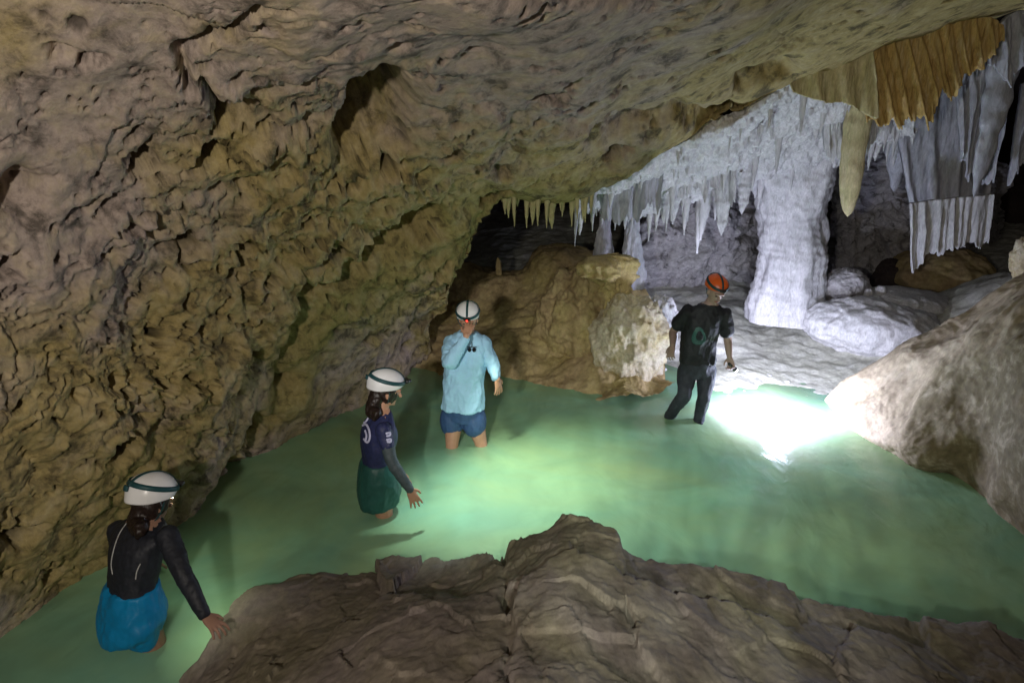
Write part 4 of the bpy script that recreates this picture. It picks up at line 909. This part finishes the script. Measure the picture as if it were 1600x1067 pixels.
# --- guide in black with an orange helmet and a torch
def person4():
    base = B(1090, 664, 6.58); base[2] = -.1; base = tuple(base); E = empty('person', base)
    tag(E, 'guide in black T-shirt and dark trousers wearing an orange helmet, striding in the shallows', 'person')
    fw = unit((.12, -1, 0)); rt = unit(np.cross(fw, Z))
    hip = B(1090, 568, 6.60); wst = B(1091, 540, 6.60); chest = B(1098, 505, 6.58); shc = B(1104, 486, 6.57); nk = B(1111, 472, 6.55); hd = B(1118, 457, 6.52)
    R1 = B(1074, 487, 6.58); E1 = B(1052, 518, 6.66); W1 = B(1051, 540, 6.48); L1 = B(1132, 492, 6.56); E2 = B(1137, 530, 6.58); W2 = B(1140, 558, 6.50)
    sp = unit(shc-hip); r2 = unit(v3(L1)-v3(R1)); r2 = -r2; b = Soup(); fh = unit((.12, -.9, -.4)); uh = unit((.15, -.2, 1))
    add_head(b, hd, fh, uh, 1.0); b.tube([shc, nk, hd-Z*.04], [.065, .055, .055])
    b.torso([(hip-sp*.1, .15, .11, rt, fw), (hip, .16, .12, rt, fw), (wst, .15, .11, rt, fw), (chest, .17, .12, rt, fw), (shc, .165, .09, r2, fw), (nk, .06, .06, rt, fw)])
    b.tube([R1, lerp(R1, E1, .5), E1, lerp(E1, W1, .4), W1], [.055, .048, .041, .039, .027]); b.tube([L1, lerp(L1, E2, .5), E2, lerp(E2, W2, .4), W2], [.055, .048, .041, .039, .027])
    H1 = B(1074, 578, 6.60); K1 = B(1069, 617, 6.46); A1 = B(1046, 650, 6.72); H2 = B(1104, 578, 6.60); K2 = B(1100, 620, 6.50); A2 = B(1092, 655, 6.62)
    for h, kn, an in ((H1, K1, A1), (H2, K2, A2)):
        b.tube([h, lerp(h, kn, .5), kn, lerp(kn, an, .35), an], [.09, .075, .055, .052, .038])
    add_hand(b, W1, unit(v3(B(1047, 556, 6.42))-W1), (.4, .4, -.2), -1, 1.0, .8); add_hand(b, W2, unit(v3(B(1143, 574, 6.48))-W2), (-.6, -.6, 0), 1, 1.0, 1.35)
    part('body', b, M['skin_grey'], E, .005, 2); face(E, hd, fh, uh)
    s = Soup(); s.torso([(hip+sp*.02, .178, .140, rt, fw), (wst, .170, .135, rt, fw), (chest, .19, .142, rt, fw), (shc, .185, .108, r2, fw), (nk-sp*.02, .08, .075, rt, fw)])
    s.tube([R1, lerp(R1, E1, .62)], [.068, .068]); s.tube([L1, lerp(L1, E2, .66)], [.07, .07])
    sh = part('t_shirt', s, M['tee'], E, .008, 3, wr=.024, wf=7, seed=17)
    t = Soup(); t.torso([(hip-sp*.13, .165, .135, rt, fw), (hip, .175, .14, rt, fw), (hip+sp*.04, .168, .132, rt, fw)], k=10)
    for h, kn, an in ((H1, K1, A1), (H2, K2, A2)):
        t.tube([h, lerp(h, kn, .5), kn, lerp(kn, an, .4), an], [.098, .086, .068, .062, .052])
    part('trousers', t, M['pants'], E, .008, 3, wr=.014, wf=8, seed=18)
    for an, d in ((A1, (-.2, -.9, -.25)), (A2, (.1, -1, -.12))):
        q = Soup(); d = unit(d); q.tube([an-d*.03-Z*.03, an+d*.07-Z*.055, an+d*.16-Z*.06], [.05, .046, .036]); q.tube([an+Z*.02, an-Z*.04], [.052, .05]); part('boot', q, M['black'], E, .007, 2)
    helmet(E, B(1120, 445, 6.53), fh, uh, M['orangeh'], .9)
    patch_print('chest_print', E, sh, 1092, 526, 12, 15, M['teal'], base)
    patch_print('chest_print', E, sh, 1093, 525, 6, 8, M['black'], base, .006)
    # torch in his left hand
    tb = B(1143, 572, 6.47); T = empty('torch', tuple(tb)); tag(T, "short dark torch in the guide's lowered hand, pointing at the water", 'torch')
    d = unit(v3(G(1215, 640)) - tb)
    q = Soup(); q.tube([tb-d*.05, tb+d*.04], [.016, .016], 14); part('handle', q, M['metal'], T, .004, 0)
    q = Soup(); q.tube([tb+d*.045, tb+d*.07], [.02, .026], 14); hd_ = part('lamp_head', q, M['metal'], T, .004, 0)
    q = Soup(); q.ell(tb+d*.096, [unit(np.cross(d, Z))*.022, d*.006, unit(np.cross(np.cross(d, Z), d))*.022], 8); part('lens', q, M['led'], T, .004, 0)
person4()
